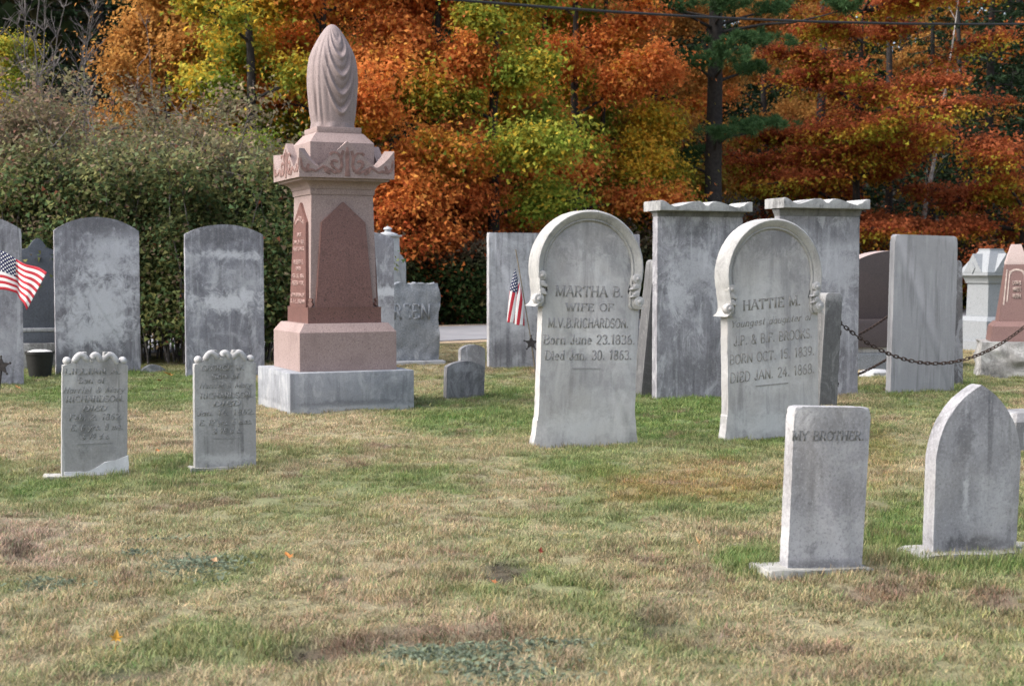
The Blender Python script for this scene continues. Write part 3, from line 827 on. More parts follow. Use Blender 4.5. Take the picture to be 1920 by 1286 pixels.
# --- tall slabs with moulded caps
def capped(pl, pr, pb, p_top, p_cap, p_neck, label, seed, patches, roll=0.0):
    st = Stone(pl, pr, p_top, pb, .095, 21, roll)
    r = tag(st.root('headstone'), label, 'headstone', 'tall capped slabs')
    m = stone_mat('capped_%d' % seed, patches=[st.patch(*p) for p in patches], seed=seed, streak=.6, blotch=.5, grain=.4, feather=.55, mid=(.25, .245, .265), dark=(.105, .102, .11), light=(.52, .52, .54))
    mc = stone_mat('cap_%d' % seed, seed=seed + .5, streak=.3, blotch=.9, grain=.4, mid=(.33, .33, .33), dark=(.13, .13, .13), light=(.5, .5, .48))
    w = st.w / 2; pc = (pl + pr) / 2
    zn = st.fp(pc, p_neck)[1]; zc = st.fp(pc, p_cap)[1]; H = st.h
    slab('slab', st, [(-w, 0), (w, 0), (w, zn), (-w, zn)], m, r, bev=.006, seed=seed)
    md = stone_mat('neck_%d' % seed, seed=seed + .2, streak=.5, mid=(.15, .15, .15), dark=(.07, .07, .07), light=(.26, .26, .26))
    bm = bmesh.new(); g = .016
    frustum(bm, [(w + .002, zn + .001), (w + .004, zn + .02), (w + g * .7, zn + .035), (w + g, zc - .006), (w + .028, zc)], 0, ratio=1)
    for v in bm.verts:  # depth follows the slab's thickness
        v.co.y = math.copysign(st.t / 2 + (abs(v.co.x) - w), v.co.y)
    from_bm('neck_moulding', bm, md, r, 30)
    # cap: ears at both ends, two low humps between
    W = w + .034; hcap = H - zc
    ys = []
    for i in range(61):
        u = i / 60; x = abs(u - .5) * 2
        ear = math.sin(math.pi / 2 * min(1, max(0, (x - .74) / .22))) ** 1.3
        hump = (.5 + .5 * math.cos(math.pi * (.16 - x) / .2)) if x < .16 else (.5 + .5 * math.cos(math.pi * min(1, (x - .16) / .58)))
        z = .36 + .62 * min(1, ear) * (1 if x < .97 else .93) + .60 * hump
        ys.append((-W + 2 * W * u, zc + .001 + hcap * min(1, z)))
    pts = [(-W, zc + .001), (W, zc + .001)] + ys[::-1]
    bm = bmesh.new(); prism(bm, pts, -st.t / 2 - .12, st.t / 2 + .12, .009); from_bm('cap', bm, mc, r, 30)
    return r, st
capped(1232, 1391, 749, 378, 397, 407, 'tall wavy-capped slab with rain-streaked face, left one of the capped pair', 23, [(1300, 500, 80, 60, .6), (1275, 560, 30, 50, .7), (1310, 690, 90, 40, .35, 1), (1300, 430, 70, 20, .4, 1)])
capped(1460, 1609, 742, 373, 392, 406, 'tall wavy-capped slab rising behind the right round-headed stone, right one of the capped pair', 24, [(1570, 500, 60, 80, .6), (1560, 620, 60, 60, .3), (1570, 440, 60, 20, .3, 1)])

# --- granite fence posts and chains
post_m = granite('dark_granite', (.075, .075, .078), (.10, .10, .104), (.045, .045, .047), 70, .8, .6)
def post(pl, pr, pt, pb, t, roll, label, turn=21, pale=False):
    st = Stone(pl, pr, pt, pb, t, turn, roll)
    r = tag(st.root('fence_post'), label, 'fence post', 'granite posts of the chained plot')
    bm = bmesh.new(); w = st.w / 2
    prism(bm, resample(flat_pts(st.w, st.h, .035, st.w * .94), .05, .0015, random.Random(3), False), -t / 2, t / 2, .012)
    for v in bm.verts:
        if v.co.z < .001: v.co.z = -.05
    from_bm('post_shaft', bm, stone_mat('post_stone', (.12, .12, .122), (.055, .055, .056), (.30, .30, .30), .5, .3, patches=[(0, st.h, .2, .09, .7)], seed=8) if not pale else stone_mat('pale_post', (.30, .30, .29), (.12, .12, .12), (.42, .42, .40), .3, .3, seed=9), r, 35)
    return r, st
pA, sA = post(1536, 1569, 549, 766, .2, 3.0, 'dark granite post with a pale top, close behind the right round-headed stone')
pB, sB = post(1202, 1240, 487, 744, .17, 5.6, 'leaning granite post between the left round-headed stone and a tall capped slab')
pC, sC = post(1950, 1990, 560, 752, .2, 0, 'granite post just beyond the right picture edge holding the sagging chain')
pD, sD = post(1560, 1594, 560, 728, .17, 0, 'granite post hidden behind the second capped slab')
pE, sE = post(1700, 1735, 540, 712, .17, 0, 'granite post hidden behind the plain flat slab')
def bolt(st, r, px, py):
    x, z = st.fp(px, py)
    tb = Tubes()
    w = st.w / 2
    tb.add([(w - .02, 0, z), (w + .03, 0, z)], .012, 8)
    tb.add([(w + .045 + .024 * math.cos(t), 0, z + .024 * math.sin(t)) for t in np.linspace(0, 2 * math.pi, 13)], .008, 6)
    tb.build('eye_bolt', M['iron'], r)
    return st.mat @ Vector((w + .06, 0, z))
_link_me = []
def link_mesh():
    if not _link_me:
        pts = []
        L, rr = .026, .0125
        for t in np.linspace(-90, 90, 7): pts.append((L / 2 + rr * math.cos(R(t)), rr * math.sin(R(t)), 0))
        for t in np.linspace(90, 270, 7): pts.append((-L / 2 + rr * math.cos(R(t)), rr * math.sin(R(t)), 0))
        pts.append(pts[0])
        v, f = tube_np(pts, .0052, 6)
        o = from_np('link', v, f, 4, M['iron'], smooth=True)
        me = o.data; bpy.data.objects.remove(o); _link_me.append(me)
    return _link_me[0]
def chain(a, b, sag, label, group=None, pitch=.040):
    a, b = Vector(a), Vector(b)
    r = tag(empty('chain', a), label, 'chain', group)
    P = [a.lerp(b, t) - Vector((0, 0, sag * 4 * t * (1 - t))) for t in np.linspace(0, 1, 200)]
    acc, last, k = 0, 0, 0
    me = link_mesh()
    for i in range(1, 200):
        acc += (P[i] - P[i - 1]).length
        if acc >= pitch * (k + .5):
            d = (P[i] - P[i - 1]).normalized()
            o = bpy.data.objects.new('link', me); link(o, r)
            q = d.to_track_quat('X', 'Z').to_matrix() @ Matrix.Rotation(R(90 * (k % 2) + 20), 3, 'X')
            o.matrix_local = Matrix.Translation(P[i] - a) @ q.to_4x4()
            k += 1
    return r
e1 = bolt(sA, pA, 1570, 606)
xw, zw = sC.fp(1950, 605)
tb = Tubes(); tb.add([(-sC.w / 2 + .02, 0, zw), (-sC.w / 2 - .05, 0, zw)], .012, 8); tb.build('eye_bolt', M['iron'], pC)
e2 = sC.mat @ Vector((-sC.w / 2 - .045, 0, zw))
chain(e1, e2, .355, 'rusty chain sagging low in front of the plain flat slab', 'chains of the plot')
chain(e1 + Vector((-.004, -.004, -.02)), e1 + Vector((-.035, -.004, -.26)), 0, 'short loose end of chain hanging straight down the dark post', 'chains of the plot')
e3 = bolt(sA, pA, 1570, 722)
chain(e3 + Vector((0, 0, -.01)), e3 + Vector((-.05, .02, -.10)), 0, 'stub of chain on the lower eye bolt of the dark post', 'chains of the plot')
for ya, yb, nm in ((640, 572, 'upper of two rusty chains running behind the second capped slab'), (712, 655, 'lower of two rusty chains running behind the second capped slab')):
    chain(sD.mat @ Vector((sD.w / 2, 0, sD.fp(1590, ya)[1])), sE.mat @ Vector((-sE.w / 2, 0, sE.fp(1700, yb)[1])), .03, nm, 'chains of the plot')

# --- brown granite stone far right of centre
st = Stone(1594, 1766, 470, 690, .3, 21)
r = tag(st.root('headstone'), 'brown granite stone with a curved top on a rock-faced base, behind the plain flat slab', 'headstone')
br = granite('brown_granite', (.058, .043, .043), (.085, .064, .062), (.036, .029, .029), 130, .5, .15)
zz1 = st.fp(1640, 598)[1]; zz2 = st.fp(1640, 650)[1]; zz3 = st.fp(1640, 660)[1]; zs = st.fp(1605, 496)[1]
brt = granite('brown_granite_sawn', (.30, .235, .22), (.38, .30, .28), (.2, .15, .14), 130, .7, .15)
bm = bmesh.new(); prism(bm, [(x, z + zz1) for x, z in arch_pts(st.w, zs - zz1, st.h - zz1, 24)], -.12, .12, .006); o = from_bm('tablet', bm, br, r, 35)
o.data.materials.append(brt)
for p in o.data.polygons:
    if abs(p.normal.y) < .5: p.material_index = 1
bm = bmesh.new(); frustum(bm, [(st.w / 2 + .06, zz2 + .001), (st.w / 2 + .06, zz1 - .05), (st.w / 2 + .03, zz1 - .001)], .005, .42); from_bm('plinth', bm, br, r, 35)
bm = bmesh.new(); box(bm, -st.w / 2 - .12, st.w / 2 + .12, -.27, .27, zz3, zz2, .008); from_bm('ledge', bm, stone_mat('pale_ledge_b', (.40, .39, .39), seed=31), r, 35)
bm = bmesh.new()
box(bm, -st.w / 2 - .14, st.w / 2 + .14, -.28, .28, -.05, zz3 - .001)
bmesh.ops.subdivide_edges(bm, edges=bm.edges, cuts=12, use_grid_fill=True)
for v in bm.verts:
    if -.04 < v.co.z < zz3 - .02: v.co += v.co.normalized() * .03 * (vnoise(np.array([v.co[:]]), 9, 3)[0] - .3)
from_bm('rock_faced_base', bm, gg, r, 25)

# --- plain flat slab and the dark edge behind it
plain_slab(1670, 1789, 441, 737, .075, 'flat', 'plain flat-topped pale slab with soft rain streaks, behind the sagging chain', turn=22, roll=1.0, seed=25, rc=.035, wt=.985, streak=.75, feather=.08, blotch=.2, grain=.2, mid=(.325, .322, .332), dark=(.185, .183, .19), light=(.45, .45, .455), bev=.014)
plain_slab(1738, 1806, 489, 722, .09, 'flat', 'narrow dark slab edge showing right behind the plain flat slab', turn=21, roll=-1.5, seed=26, rc=.04, mid=(.16, .15, .15))
# flush stone on the grass
st = Stone(1640, 1672, 694, 706, .25, 21)
bm = bmesh.new(); frustum(bm, [(st.w / 2 + .03, -.04), (st.w / 2 + .02, st.h * .6), (st.w / 2 - .03, st.h)], .01, 1.0)
o = from_bm('grave_marker', bm, stone_mat('flush_stone', (.40, .41, .43), seed=41), None, 35); st.set(o)
tag(o, 'small pale flush marker in the grass before the brown stone base', 'grave marker')

# --- pale granite monument with gabled cap, far right
st = Stone(1852, 1902, 466, 658, .5, 21)
k = st.o.y / F
r = tag(st.root('monument'), 'pale grey granite monument with a gabled cap, behind the red-brown stone', 'monument')
pg = granite('light_grey_granite', (.205, .22, .235), (.26, .275, .29), (.14, .15, .16), 90, .75, .15)
cz = lambda py: st.fp(1860, py)[1]
hw = st.w / 2; st.t = st.w
z_pl, z_bt, z_die, z_neck, z_eave, z_gab, z_rid = cz(636), cz(602), cz(594), cz(531), cz(517), cz(478), st.h
bm = bmesh.new(); frustum(bm, [(hw + .17, -.05), (hw + .17, cz(640))], .015); from_bm('base', bm, pg, r, 30)
bm = bmesh.new(); frustum(bm, [(hw + .10, cz(640) + .001), (hw + .10, z_bt), (hw + .03, z_die)], .006); from_bm('plinth', bm, pg, r, 30)
bm = bmesh.new(); frustum(bm, [(hw, z_die + .001), (hw - .01, z_neck)], .004); from_bm('die', bm, pg, r, 30)
bm = bmesh.new(); frustum(bm, [(hw + .012, z_neck + .001), (hw + .012, z_neck + .02), (hw + .035, z_eave - .03), (hw + .05, z_eave)], .003); from_bm('neck_moulding', bm, pg, r, 30)
ew = hw + .085
bm = bmesh.new()
frustum(bm, [(ew, z_eave + .001), (ew, z_eave + .05), (ew * .38, z_rid - .03), (ew * .38, z_rid)], .004)
from_bm('cap', bm, pg, r, 30)
for s_ in range(4):
    bm = bmesh.new()
    gw = ew * .62
    A = [(-gw, z_eave + .05), (gw, z_eave + .05), (0, z_gab + .02)]
    f = [bm.verts.new((x, -ew - .004, z)) for x, z in A]; b = [bm.verts.new((x, -ew * .3, z)) for x, z in A]
    bm.faces.new(f); bm.faces.new(b[::-1])
    for i in range(3): bm.faces.new((f[i], b[i], b[(i + 1) % 3], f[(i + 1) % 3]))
    o = from_bm('gable', bm, pg, r); o.rotation_euler = (0, 0, s_ * math.pi / 2)
    bm = bmesh.new()
    zc_ = z_eave + .115
    ring = [bm.verts.new((.075 * math.cos(a) * .8, -ew - .004 - .012 * q, zc_ + .085 * math.sin(a))) for q in (0, 1) for a in np.linspace(0, 2 * math.pi, 5)[:-1]]
    bm.faces.new(ring[4:])
    for i in range(4): bm.faces.new((ring[i], ring[(i + 1) % 4], ring[4 + (i + 1) % 4], ring[4 + i]))
    o = from_bm('diamond_emblem', bm, pg, r); o.rotation_euler = (0, 0, s_ * math.pi / 2)

# --- red-brown monument on a rough boulder base, right edge
st = Stone(1880, 1930, 468, 706, .4, -13)
r = tag(st.root('monument'), 'red-brown granite stone with a carved arch, on a rough boulder base at the right edge', 'monument')
rb = granite('red_brown_granite', (.15, .085, .075), (.19, .112, .10), (.10, .058, .052), 120, .5, .15)
rbp = granite('red_granite_sawn', (.38, .30, .28), (.45, .36, .34), (.3, .22, .2), 120, .8, .1)
cz = lambda py: st.fp(1905, py)[1]
hw = st.w / 2 + .02; z0 = cz(640); z1 = cz(612); z2 = cz(603); z3 = cz(496)
bm = bmesh.new(); frustum(bm, [(hw + .12, z0), (hw + .10, z1), (hw + .05, z2)], .006); o = from_bm('plinth', bm, rb, r, 30)
bm = bmesh.new(); frustum(bm, [(hw + .03, z2 + .001), (hw - .05, z3)], .004); from_bm('die', bm, rb, r, 30)
bm = bmesh.new(); frustum(bm, [(hw - .05, z3 + .001), (hw - .05, z3 + .03), (.05, st.h + .06)], .004); from_bm('pointed_cap', bm, rbp, r, 30)
fy = lambda z: hw + .03 - .08 * (z - z2) / (z3 - z2)
lm = simple('pale_incised', (.42, .34, .30), .9)
yb = -fy(cz(532))
def face_strip(name, p, q, wd, mat):
    """thin raised line on the die's sloping face"""
    bm = bmesh.new(); (xa, za), (xb, zb) = p, q
    L = math.hypot(xb - xa, zb - za); nx, nz = -(zb - za) / L * wd / 2, (xb - xa) / L * wd / 2
    c = [(xa + nx, za + nz), (xb + nx, zb + nz), (xb - nx, zb - nz), (xa - nx, za - nz)]
    v = [bm.verts.new((x, -fy(z) - .004, z)) for x, z in c] + [bm.verts.new((x, -fy(z) + .004, z)) for x, z in c]
    bm.faces.new(v[:4])
    for i in range(4): bm.faces.new((v[i], v[4 + i], v[4 + (i + 1) % 4], v[(i + 1) % 4]))
    return from_bm(name, bm, mat, r)
for s_ in (-1, 1):
    face_strip('arch_line', (s_ * (hw - .02), cz(572)), (s_ * (hw - .055), cz(505)), .014, lm)
    face_strip('arch_line', (s_ * (hw - .055), cz(566)), (s_ * (hw - .085), cz(508)), .012, lm)
aw = hw - .085
for i in range(8):
    a, b = R(180 * i / 8), R(180 * (i + 1) / 8)
    face_strip('arch_line', (aw * math.cos(a), cz(514) + .05 * math.sin(a)), (aw * math.cos(b), cz(514) + .05 * math.sin(b)), .02, lm)
for txt, py in (('LYDIA B.', 534), ('HARRIET E.', 546), ('WALTER R.', 559)):
    z = cz(py)
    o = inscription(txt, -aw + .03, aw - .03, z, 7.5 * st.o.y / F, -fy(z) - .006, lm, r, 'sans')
bm = bmesh.new()
box(bm, -hw - .22, hw + .3, -.42, .42, -.05, z0 - .002)
bmesh.ops.subdivide_edges(bm, edges=bm.edges, cuts=14, use_grid_fill=True)
for v in bm.verts:
    p = np.array([v.co[:]])
    if v.co.z < z0 - .01: v.co += Vector((v.co.x, v.co.y, 0)).normalized() * (.11 * (fbm(p, 5, 3, 2)[0] - .45) + .03 * (vnoise(p, 17, 5)[0] - .5))
from_bm('boulder_base', bm, stone_mat('lichened_boulder', (.25, .245, .24), (.09, .09, .088), (.45, .45, .44), .1, .9, grain=.5, seed=51, bump=.9), r, 25)

# --- corner of a grey stone at the right edge
st = Stone(1903, 1990, 775, 846, .35, 21)
bm = bmesh.new(); frustum(bm, [(st.w / 2 + .01, -.05), (st.w / 2, st.h - .05), (st.w / 2 - .05, st.h)], .006, 1.0)
o = from_bm('grave_marker', bm, stone_mat('grey_block', (.20, .197, .20), seed=52, streak=.2), None, 30); st.set(o)
tag(o, 'low grey block cut by the right picture edge behind the pointed stone', 'grave marker')

# --- MY BROTHER
st = Stone(1477, 1617, 763, 1068, .062, 19, 2.6)
r = tag(st.root('headstone'), 'flat-topped stone lettered MY BROTHER., standing on a concrete collar front right', 'headstone', 'front-row stones at right')
m = stone_mat('brother_stone', patches=[st.patch(1540, 1010, 110, 60, .55), st.patch(1500, 790, 60, 40, .5), st.patch(1560, 800, 70, 30, .4, 1), st.patch(1540, 1060, 90, 14, .7, 1), st.patch(1520, 880, 40, 90, .45, 1)],
    seed=61, streak=.6, feather=.22, blotch=.35, grain=.6, mid=(.30, .297, .315), dark=(.125, .123, .13), light=(.52, .52, .525), warm=.12)
slab('slab', st, flat_pts(st.w, st.h, .016, st.w * 1.03), m, r, bev=.012, seed=61, jit=.0008, step=.02)
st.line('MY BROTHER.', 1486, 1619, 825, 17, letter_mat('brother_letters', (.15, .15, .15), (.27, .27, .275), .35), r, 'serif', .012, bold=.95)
footing(r, st, -st.w / 2 - .10, st.w / 2 + .03, -.075, .09, .010, 1)

# --- gothic pointed stone
st = Stone(1748, 1908, 722, 1036, .072, 19, 1.8)
r = tag(st.root('headstone'), 'pointed gothic-arch stone with dark rain streaks, front right', 'headstone', 'front-row stones at right')
w = st.w / 2; H = st.h; hs = st.fp(1828, 868)[1]
m = stone_mat('gothic_stone', patches=[st.patch(1810, 830, 22, 60, .6, 1), st.patch(1830, 1018, 90, 16, .9, 1), st.patch(1850, 940, 60, 60, .35), st.patch(1845, 760, 40, 40, .5, 1), st.patch(1812, 920, 10, 60, .8), st.patch(1880, 960, 40, 60, .3)],
    seed=62, streak=.85, feather=.18, blotch=.3, grain=.5, mid=(.27, .267, .28), dark=(.095, .094, .1), light=(.50, .50, .51), warm=.1)
dz = H - hs; rr = (w * w + dz * dz) / (2 * w); ae = math.asin(min(1, dz / rr))
arc = [(w - rr + rr * math.cos(ae * t), hs + rr * math.sin(ae * t)) for t in np.linspace(0, 1, 16)]
pts = [(-w * .98, 0), (w * .98, 0)] + arc[:-1] + [(w * .012, H), (-w * .012, H)] + [(-x, z) for x, z in arc[:-1][::-1]]
slab('slab', st, pts, m, r, bev=.007, seed=62, step=.02)
footing(r, st, -w - .08, w + .16, -.10, .11, .009, 2)

# --- two small scroll-topped stones
def scrolled(pl, pr, pt, pb, label, seed, lines, rule, roll, patches, foot, ears, tilt=0.0, repair=None, dark=.0):
    st = Stone(pl, pr, pt, pb, .06, 23, roll)
    k = st.o.y / F
    r = tag(st.root('headstone'), label, 'headstone', 'small scroll-topped stones')
    m = stone_mat('scroll_%d' % seed, patches=[st.patch(*p) for p in patches], seed=seed, streak=.85, feather=.12, blotch=.3, grain=.3, warm=.1, mid=(.285, .283, .28), dark=(.125, .125, .125), light=(.50, .50, .49))
    w, H = st.w / 2, st.h
    ze = st.fp((pl + pr) / 2, ears)[1]          # shoulder under the balls
    def hump(c, hw_, z, n=10): return [(c + hw_ * math.cos(R(t)), z + (H - z) * math.sin(R(t))) for t in np.linspace(8, 172, n)]
    pts = [(-w, 0), (w, 0), (w, ze - .012), (w - .03, ze - .004), (w * .70, ze + .004)]
    for t in np.linspace(0, 1, 10)[1:]:           # right hump leans towards the middle
        pts.append((w * .70 - w * .44 * t, ze + .004 + (H - ze) * math.sin(t * 1.75) / math.sin(1.57) * .97))
    pts += [(w * .205, H - .048)] + hump(0, w * .185, H - .046, 9) + [(-w * .205, H - .048)]
    for t in np.linspace(1, 0, 10)[:-1]:
        pts.append((-(w * .70 - w * .44 * t), ze + .004 + (H - ze) * math.sin(t * 1.75) * .97))
    pts += [(-w * .70, ze + .004), (-w + .03, ze - .004), (-w, ze - .012)]
    slab('slab', st, pts, m, r, bev=.009, seed=seed, step=.022)
    # rolled lips over the three humps and a ball at each end
    mw = stone_mat('scroll_lip_%d' % seed, seed=seed + 1, streak=.1, blotch=.4, grain=.2, **WHITE)
    for s_ in (-1, 1):
        bm = bmesh.new(); bmesh.ops.create_uvsphere(bm, u_segments=18, v_segments=12, radius=.0235)
        for v in bm.verts: v.co.y *= 1.35
        bmesh.ops.translate(bm, verts=bm.verts, vec=(s_ * (w - .026), 0, ze + .012))
        from_bm('scroll_ball', bm, mw, r, 60)
    for cc, hw_ in ((-.45, .235), (0, .175), (.45, .235)):
        tb = Tubes(); pp = []
        for t in np.linspace(-1, 1, 11):
            x = w * (cc + hw_ * t)
            f = t if cc <= 0 else -t
            zt = H - .010 - (.046 if cc == 0 else .042) * t * t - (0 if cc == 0 else .014 * max(0, -f) ** 1.5)
            pp.append((x, -st.t / 2 + .010, zt - .004))
        tb.add(pp, [.008] + [.019] * 9 + [.008], 10); tb.build('hump_lip', mw, r)
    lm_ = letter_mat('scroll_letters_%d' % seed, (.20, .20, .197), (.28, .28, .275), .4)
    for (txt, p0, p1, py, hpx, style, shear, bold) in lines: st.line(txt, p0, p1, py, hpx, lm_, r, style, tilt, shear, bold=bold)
    (ax, ay), (bx, by) = rule
    x0, z0 = st.fp(ax, ay); x1, z1 = st.fp(bx, by); bar(x0, x1, z0, z1, .005, -st.t / 2, lm_, r)
    if repair:
        P = [st.fp(*p) for p in repair]
        bm = bmesh.new(); base = [(P[-1][0], -.02), (P[0][0], -.02)]
        prism(bm, resample(P + base, .02, .002, random.Random(4)), -st.t / 2 - .006, -st.t / 2 + .004, .002, 1)
        from_bm('mortar_repair', bm, stone_mat('pale_mortar', (.56, .56, .57), (.40, .40, .40), (.68, .68, .68), .1, .4, seed=71), r, 30)
    footing(r, st, foot[0], foot[1], -.06, .06, .012, seed)
    return r, st
scrolled(116, 239, 661, 893, 'small scroll-topped lettered stone with a broken foot mended in pale mortar', 63,
    [('LILLIAN A.', 122, 226, 701, 10, 'serif', 0, 1.1), ('Son of', 147, 196, 718, 10, 'serif', 0, 1.0), ('Harriet & Mary', 118, 232, 736, 11, 'script', .3, .7), ('RICHARDSON.', 124, 232, 753, 11, 'serif', 0, 1.0),
     ('DIED', 155, 198, 770, 9, 'serif', .2, 1.1), ('Feb. 2. 1862.', 130, 228, 787, 11, 'serif', .15, .9), ('E. 6 yrs. 8 ms.', 132, 230, 806, 11, 'serif', .25, .9), ('& 19 d s.', 152, 206, 823, 10, 'serif', .25, .9)],
    ((145, 833), (210, 830)), 1.2, [(165, 790, 20, 60, .8, 1), (200, 700, 14, 50, .5, 1), (150, 700, 50, 22, .45, 1), (130, 700, 14, 40, .6), (190, 740, 20, 40, .3), (190, 850, 50, 20, .3, 1)], (-.26, .19), 681,
    repair=[(241, 853), (215, 863), (196, 866), (180, 877), (164, 884), (120, 884)], tilt=.005)
scrolled(366, 481, 657, 878, 'small scroll-topped lettered stone with dark streaks, left of the pink monument on its grey base', 64,
    [('GEORGE W.', 378, 458, 694, 9, 'serif', 0, 1.1), ('Son of', 398, 448, 709, 9, 'serif', 0, 1.0), ('Harriet & Mary', 374, 470, 727, 10, 'script', .3, .7), ('RICHARDSON.', 376, 474, 746, 10, 'serif', 0, 1.0),
     ('DIED', 400, 448, 761, 9, 'serif', .2, 1.2), ('Jan. 16. 1862.', 370, 476, 778, 10, 'serif', .1, .9), ('E. 12 yrs. 5 mos.', 374, 472, 796, 10, 'serif', .25, 1.0), ('& 18 d s.', 398, 452, 812, 10, 'serif', .25, 1.1)],
    ((400, 822), (450, 821)), .3, [(425, 780, 18, 90, .6, 1), (465, 730, 6, 30, .9, 1), (420, 700, 40, 24, .5, 1), (380, 760, 16, 60, .3), (420, 860, 60, 14, .6), (465, 700, 10, 30, .5)], (-.21, .16), 678)

# ================================================================ PINK GRANITE MONUMENT WITH DRAPED URN
st = Stone(541, 775, 48, 771, .1, 24)
K = st.o.y / F
W0 = st.w / 2
# centre of the square base: half a width behind its front face
a_ = R(24)
st.o = Vector((st.o.x - math.sin(a_) * (W0 - .05), st.o.y + math.cos(a_) * (W0 - .05), 0))
st.o.x += .02
st.mat = Matrix.Translation(st.o) @ Euler(st.rot).to_matrix().to_4x4()
mon = tag(st.root('monument'), 'tall pink granite monument topped by a draped urn on a grey granite base', 'monument')
def zf(py, px=650, y=-.4): return st.fp(px, py, y)[1]
pink = granite('pink_granite', (.25, .182, .168), (.325, .247, .230), (.17, .12, .112), 120, .8, .5)
red = granite('red_polished_granite', (.122, .056, .047), (.180, .092, .078), (.055, .028, .024), 100, .5, .3)
greyb = stone_mat('grey_base_granite', (.25, .262, .285), (.13, .135, .15), (.42, .43, .44), .5, .5, patches=[(0, .02, .7, .05, .8), (0, .07, .7, .03, .6, 1), (.35, .2, .2, .12, .4, 1)], grain=.45, seed=81, rough=.8)
h_base = zf(697, y=-W0)
bm = bmesh.new(); box(bm, -W0, W0, -W0, W0, -.06, h_base, .012); from_bm('base', bm, greyb, mon, 35)
# pink plinth with weathered top
wp = .515 * abs(st.fp(738, 660, -.42)[0] - st.fp(562, 660, -.42)[0])
z1 = zf(623, y=-wp); z2 = zf(606, y=-wp * .85)
bm = bmesh.new(); frustum(bm, [(wp, h_base + .001), (wp, z1), (wp * .875, z2)], .006); from_bm('plinth', bm, pink, mon, 30)
# die: red foot course, pink tapered core, raised red panels
wd = .512 * abs(st.fp(709, 600, -.35)[0] - st.fp(578, 600, -.35)[0])
wt = .535 * abs(st.fp(702, 370, -.3)[0] - st.fp(594, 370, -.3)[0])
z3 = zf(576, y=-wd); z4 = zf(366, y=-wt)
bm = bmesh.new(); frustum(bm, [(wd * 1.03, z2 + .001), (wd * 1.025, z3 - .03), (wd * .93 + .032, z3)], .003); from_bm('foot_course', bm, red, mon, 30)
core_b = wd * .93
def cw(z): return core_b + (wt - core_b) * (z - z3) / (z4 - z3)
bm = bmesh.new(); frustum(bm, [(cw(z3 + .001), z3 + .001), (wt, z4)], .005); from_bm('die', bm, pink, mon, 30)
zs = zf(417, y=-wd); zp = zf(379, y=-wt)
pb_, ps_ = core_b * .86, core_b * .66
for q in range(4):
    bm = bmesh.new()
    A = [(-pb_, z3 + .0006), (pb_, z3 + .0006), (pb_, z3 + .02), (ps_, zs), (0, zp), (-ps_, zs), (-pb_, z3 + .02)]
    def fr(z): return cw(z) + .030 - .008 * (z - z3) / (z4 - z3)
    f = [bm.verts.new((x, -fr(z), z)) for x, z in A]; b = [bm.verts.new((x, -cw(z) + .02, z)) for x, z in A]
    bm.faces.new(f); bm.faces.new(b[::-1]); n = len(A)
    for i in range(n): bm.faces.new((f[i], b[i], b[(i + 1) % n], f[(i + 1) % n]))
    o = from_bm('gothic_panel', bm, red, mon, 30); o.rotation_euler = (0, 0, q * math.pi / 2)
    # scroll stops in the corner hollows
    bm = bmesh.new()
    for zz, rr in ((z3 + .025, .022), (z3 + .062, .017)):
        r_ = bmesh.ops.create_cone(bm, segments=14, radius1=rr, radius2=rr, depth=.07, cap_ends=True)
        bmesh.ops.rotate(bm, verts=r_['verts'], cent=(0, 0, 0), matrix=Matrix.Rotation(R(90), 3, 'X'))
        bmesh.ops.rotate(bm, verts=r_['verts'], cent=(0, 0, 0), matrix=Matrix.Rotation(R(-45), 3, 'Z'))
        bmesh.ops.translate(bm, verts=r_['verts'], vec=(-cw(zz) * .93, -cw(zz) * .93, zz))
    o = from_bm('corner_scroll', bm, red, mon, 35); o.rotation_euler = (0, 0, q * math.pi / 2)
# lettering on the left panel
pale = simple('pale_cut_letters', (.29, .195, .175), .9)
def left_line(txt, zz, half, h, arc=0.0):
    lean = math.atan((cw(z3) + .03 - cw(z4) - .022) / (z4 - z3))
    yy = cw(zz) + .030 - .008 * (zz - z3) / (z4 - z3)
    pl_ = Matrix.Rotation(R(-90), 4, 'Z') @ Matrix.Translation((0, -yy, zz)) @ Matrix.Rotation(-lean, 4, 'X') @ Matrix.Translation((0, 0, -zz))
    inscription(txt, -half, half, zz, h, -.0, pale, mon, 'sans', arc=arc, bold=1.2, raise_=.0025, place=pl_)
lz = lambda py: z3 + (z4 - z3) * (576 - py) / (576 - 366)
for txt, py, hf, hp, ar in (('ANGELA', 424, .13, 8, .05), ('DIED', 443, .06, 7, 0), ('JAN. 21. 1861.', 457, .17, 7, 0), ('AGED 3 MOS.', 470, .17, 7, 0), ('ALBERT L.', 495, .16, 8, 0), ('DIED', 507, .07, 7, 0),
                            ('FEB. 28. 1865.', 521, .19, 7, 0), ('AGED 1 YR.', 535, .19, 8, 0), ('CHILDREN OF', 557, .20, 7, 0), ('G. & L. BROWN', 569, .22, 7, 0)):
    left_line(txt, lz(py), hf, hp * K, ar)
# neck, cornice
wc = .525 * abs(st.fp(739, 330, -.48)[0] - st.fp(568, 330, -.48)[0])
z5 = zf(352, y=-.35); z6 = zf(334, y=-wc)
bm = bmesh.new(); frustum(bm, [(wt + .008, z4 + .001), (wt + .012, z4 + .03), (wt + .012, z5 - .01)], .003); from_bm('neck_band', bm, pink, mon, 30)
bm = bmesh.new()
prof = [(wt + .018, z5 - .009)] + [(wt + .018 + (wc - .035 - wt - .018) * (1 - math.cos(R(t))) ** .9, z5 - .009 + (z6 - .02 - z5 + .009) * math.sin(R(t))) for t in (15, 30, 45, 60, 75, 90)] + [(wc - .03, z6 - .001)]
frustum(bm, prof, 0); from_bm('cornice', bm, pink, mon, 25)
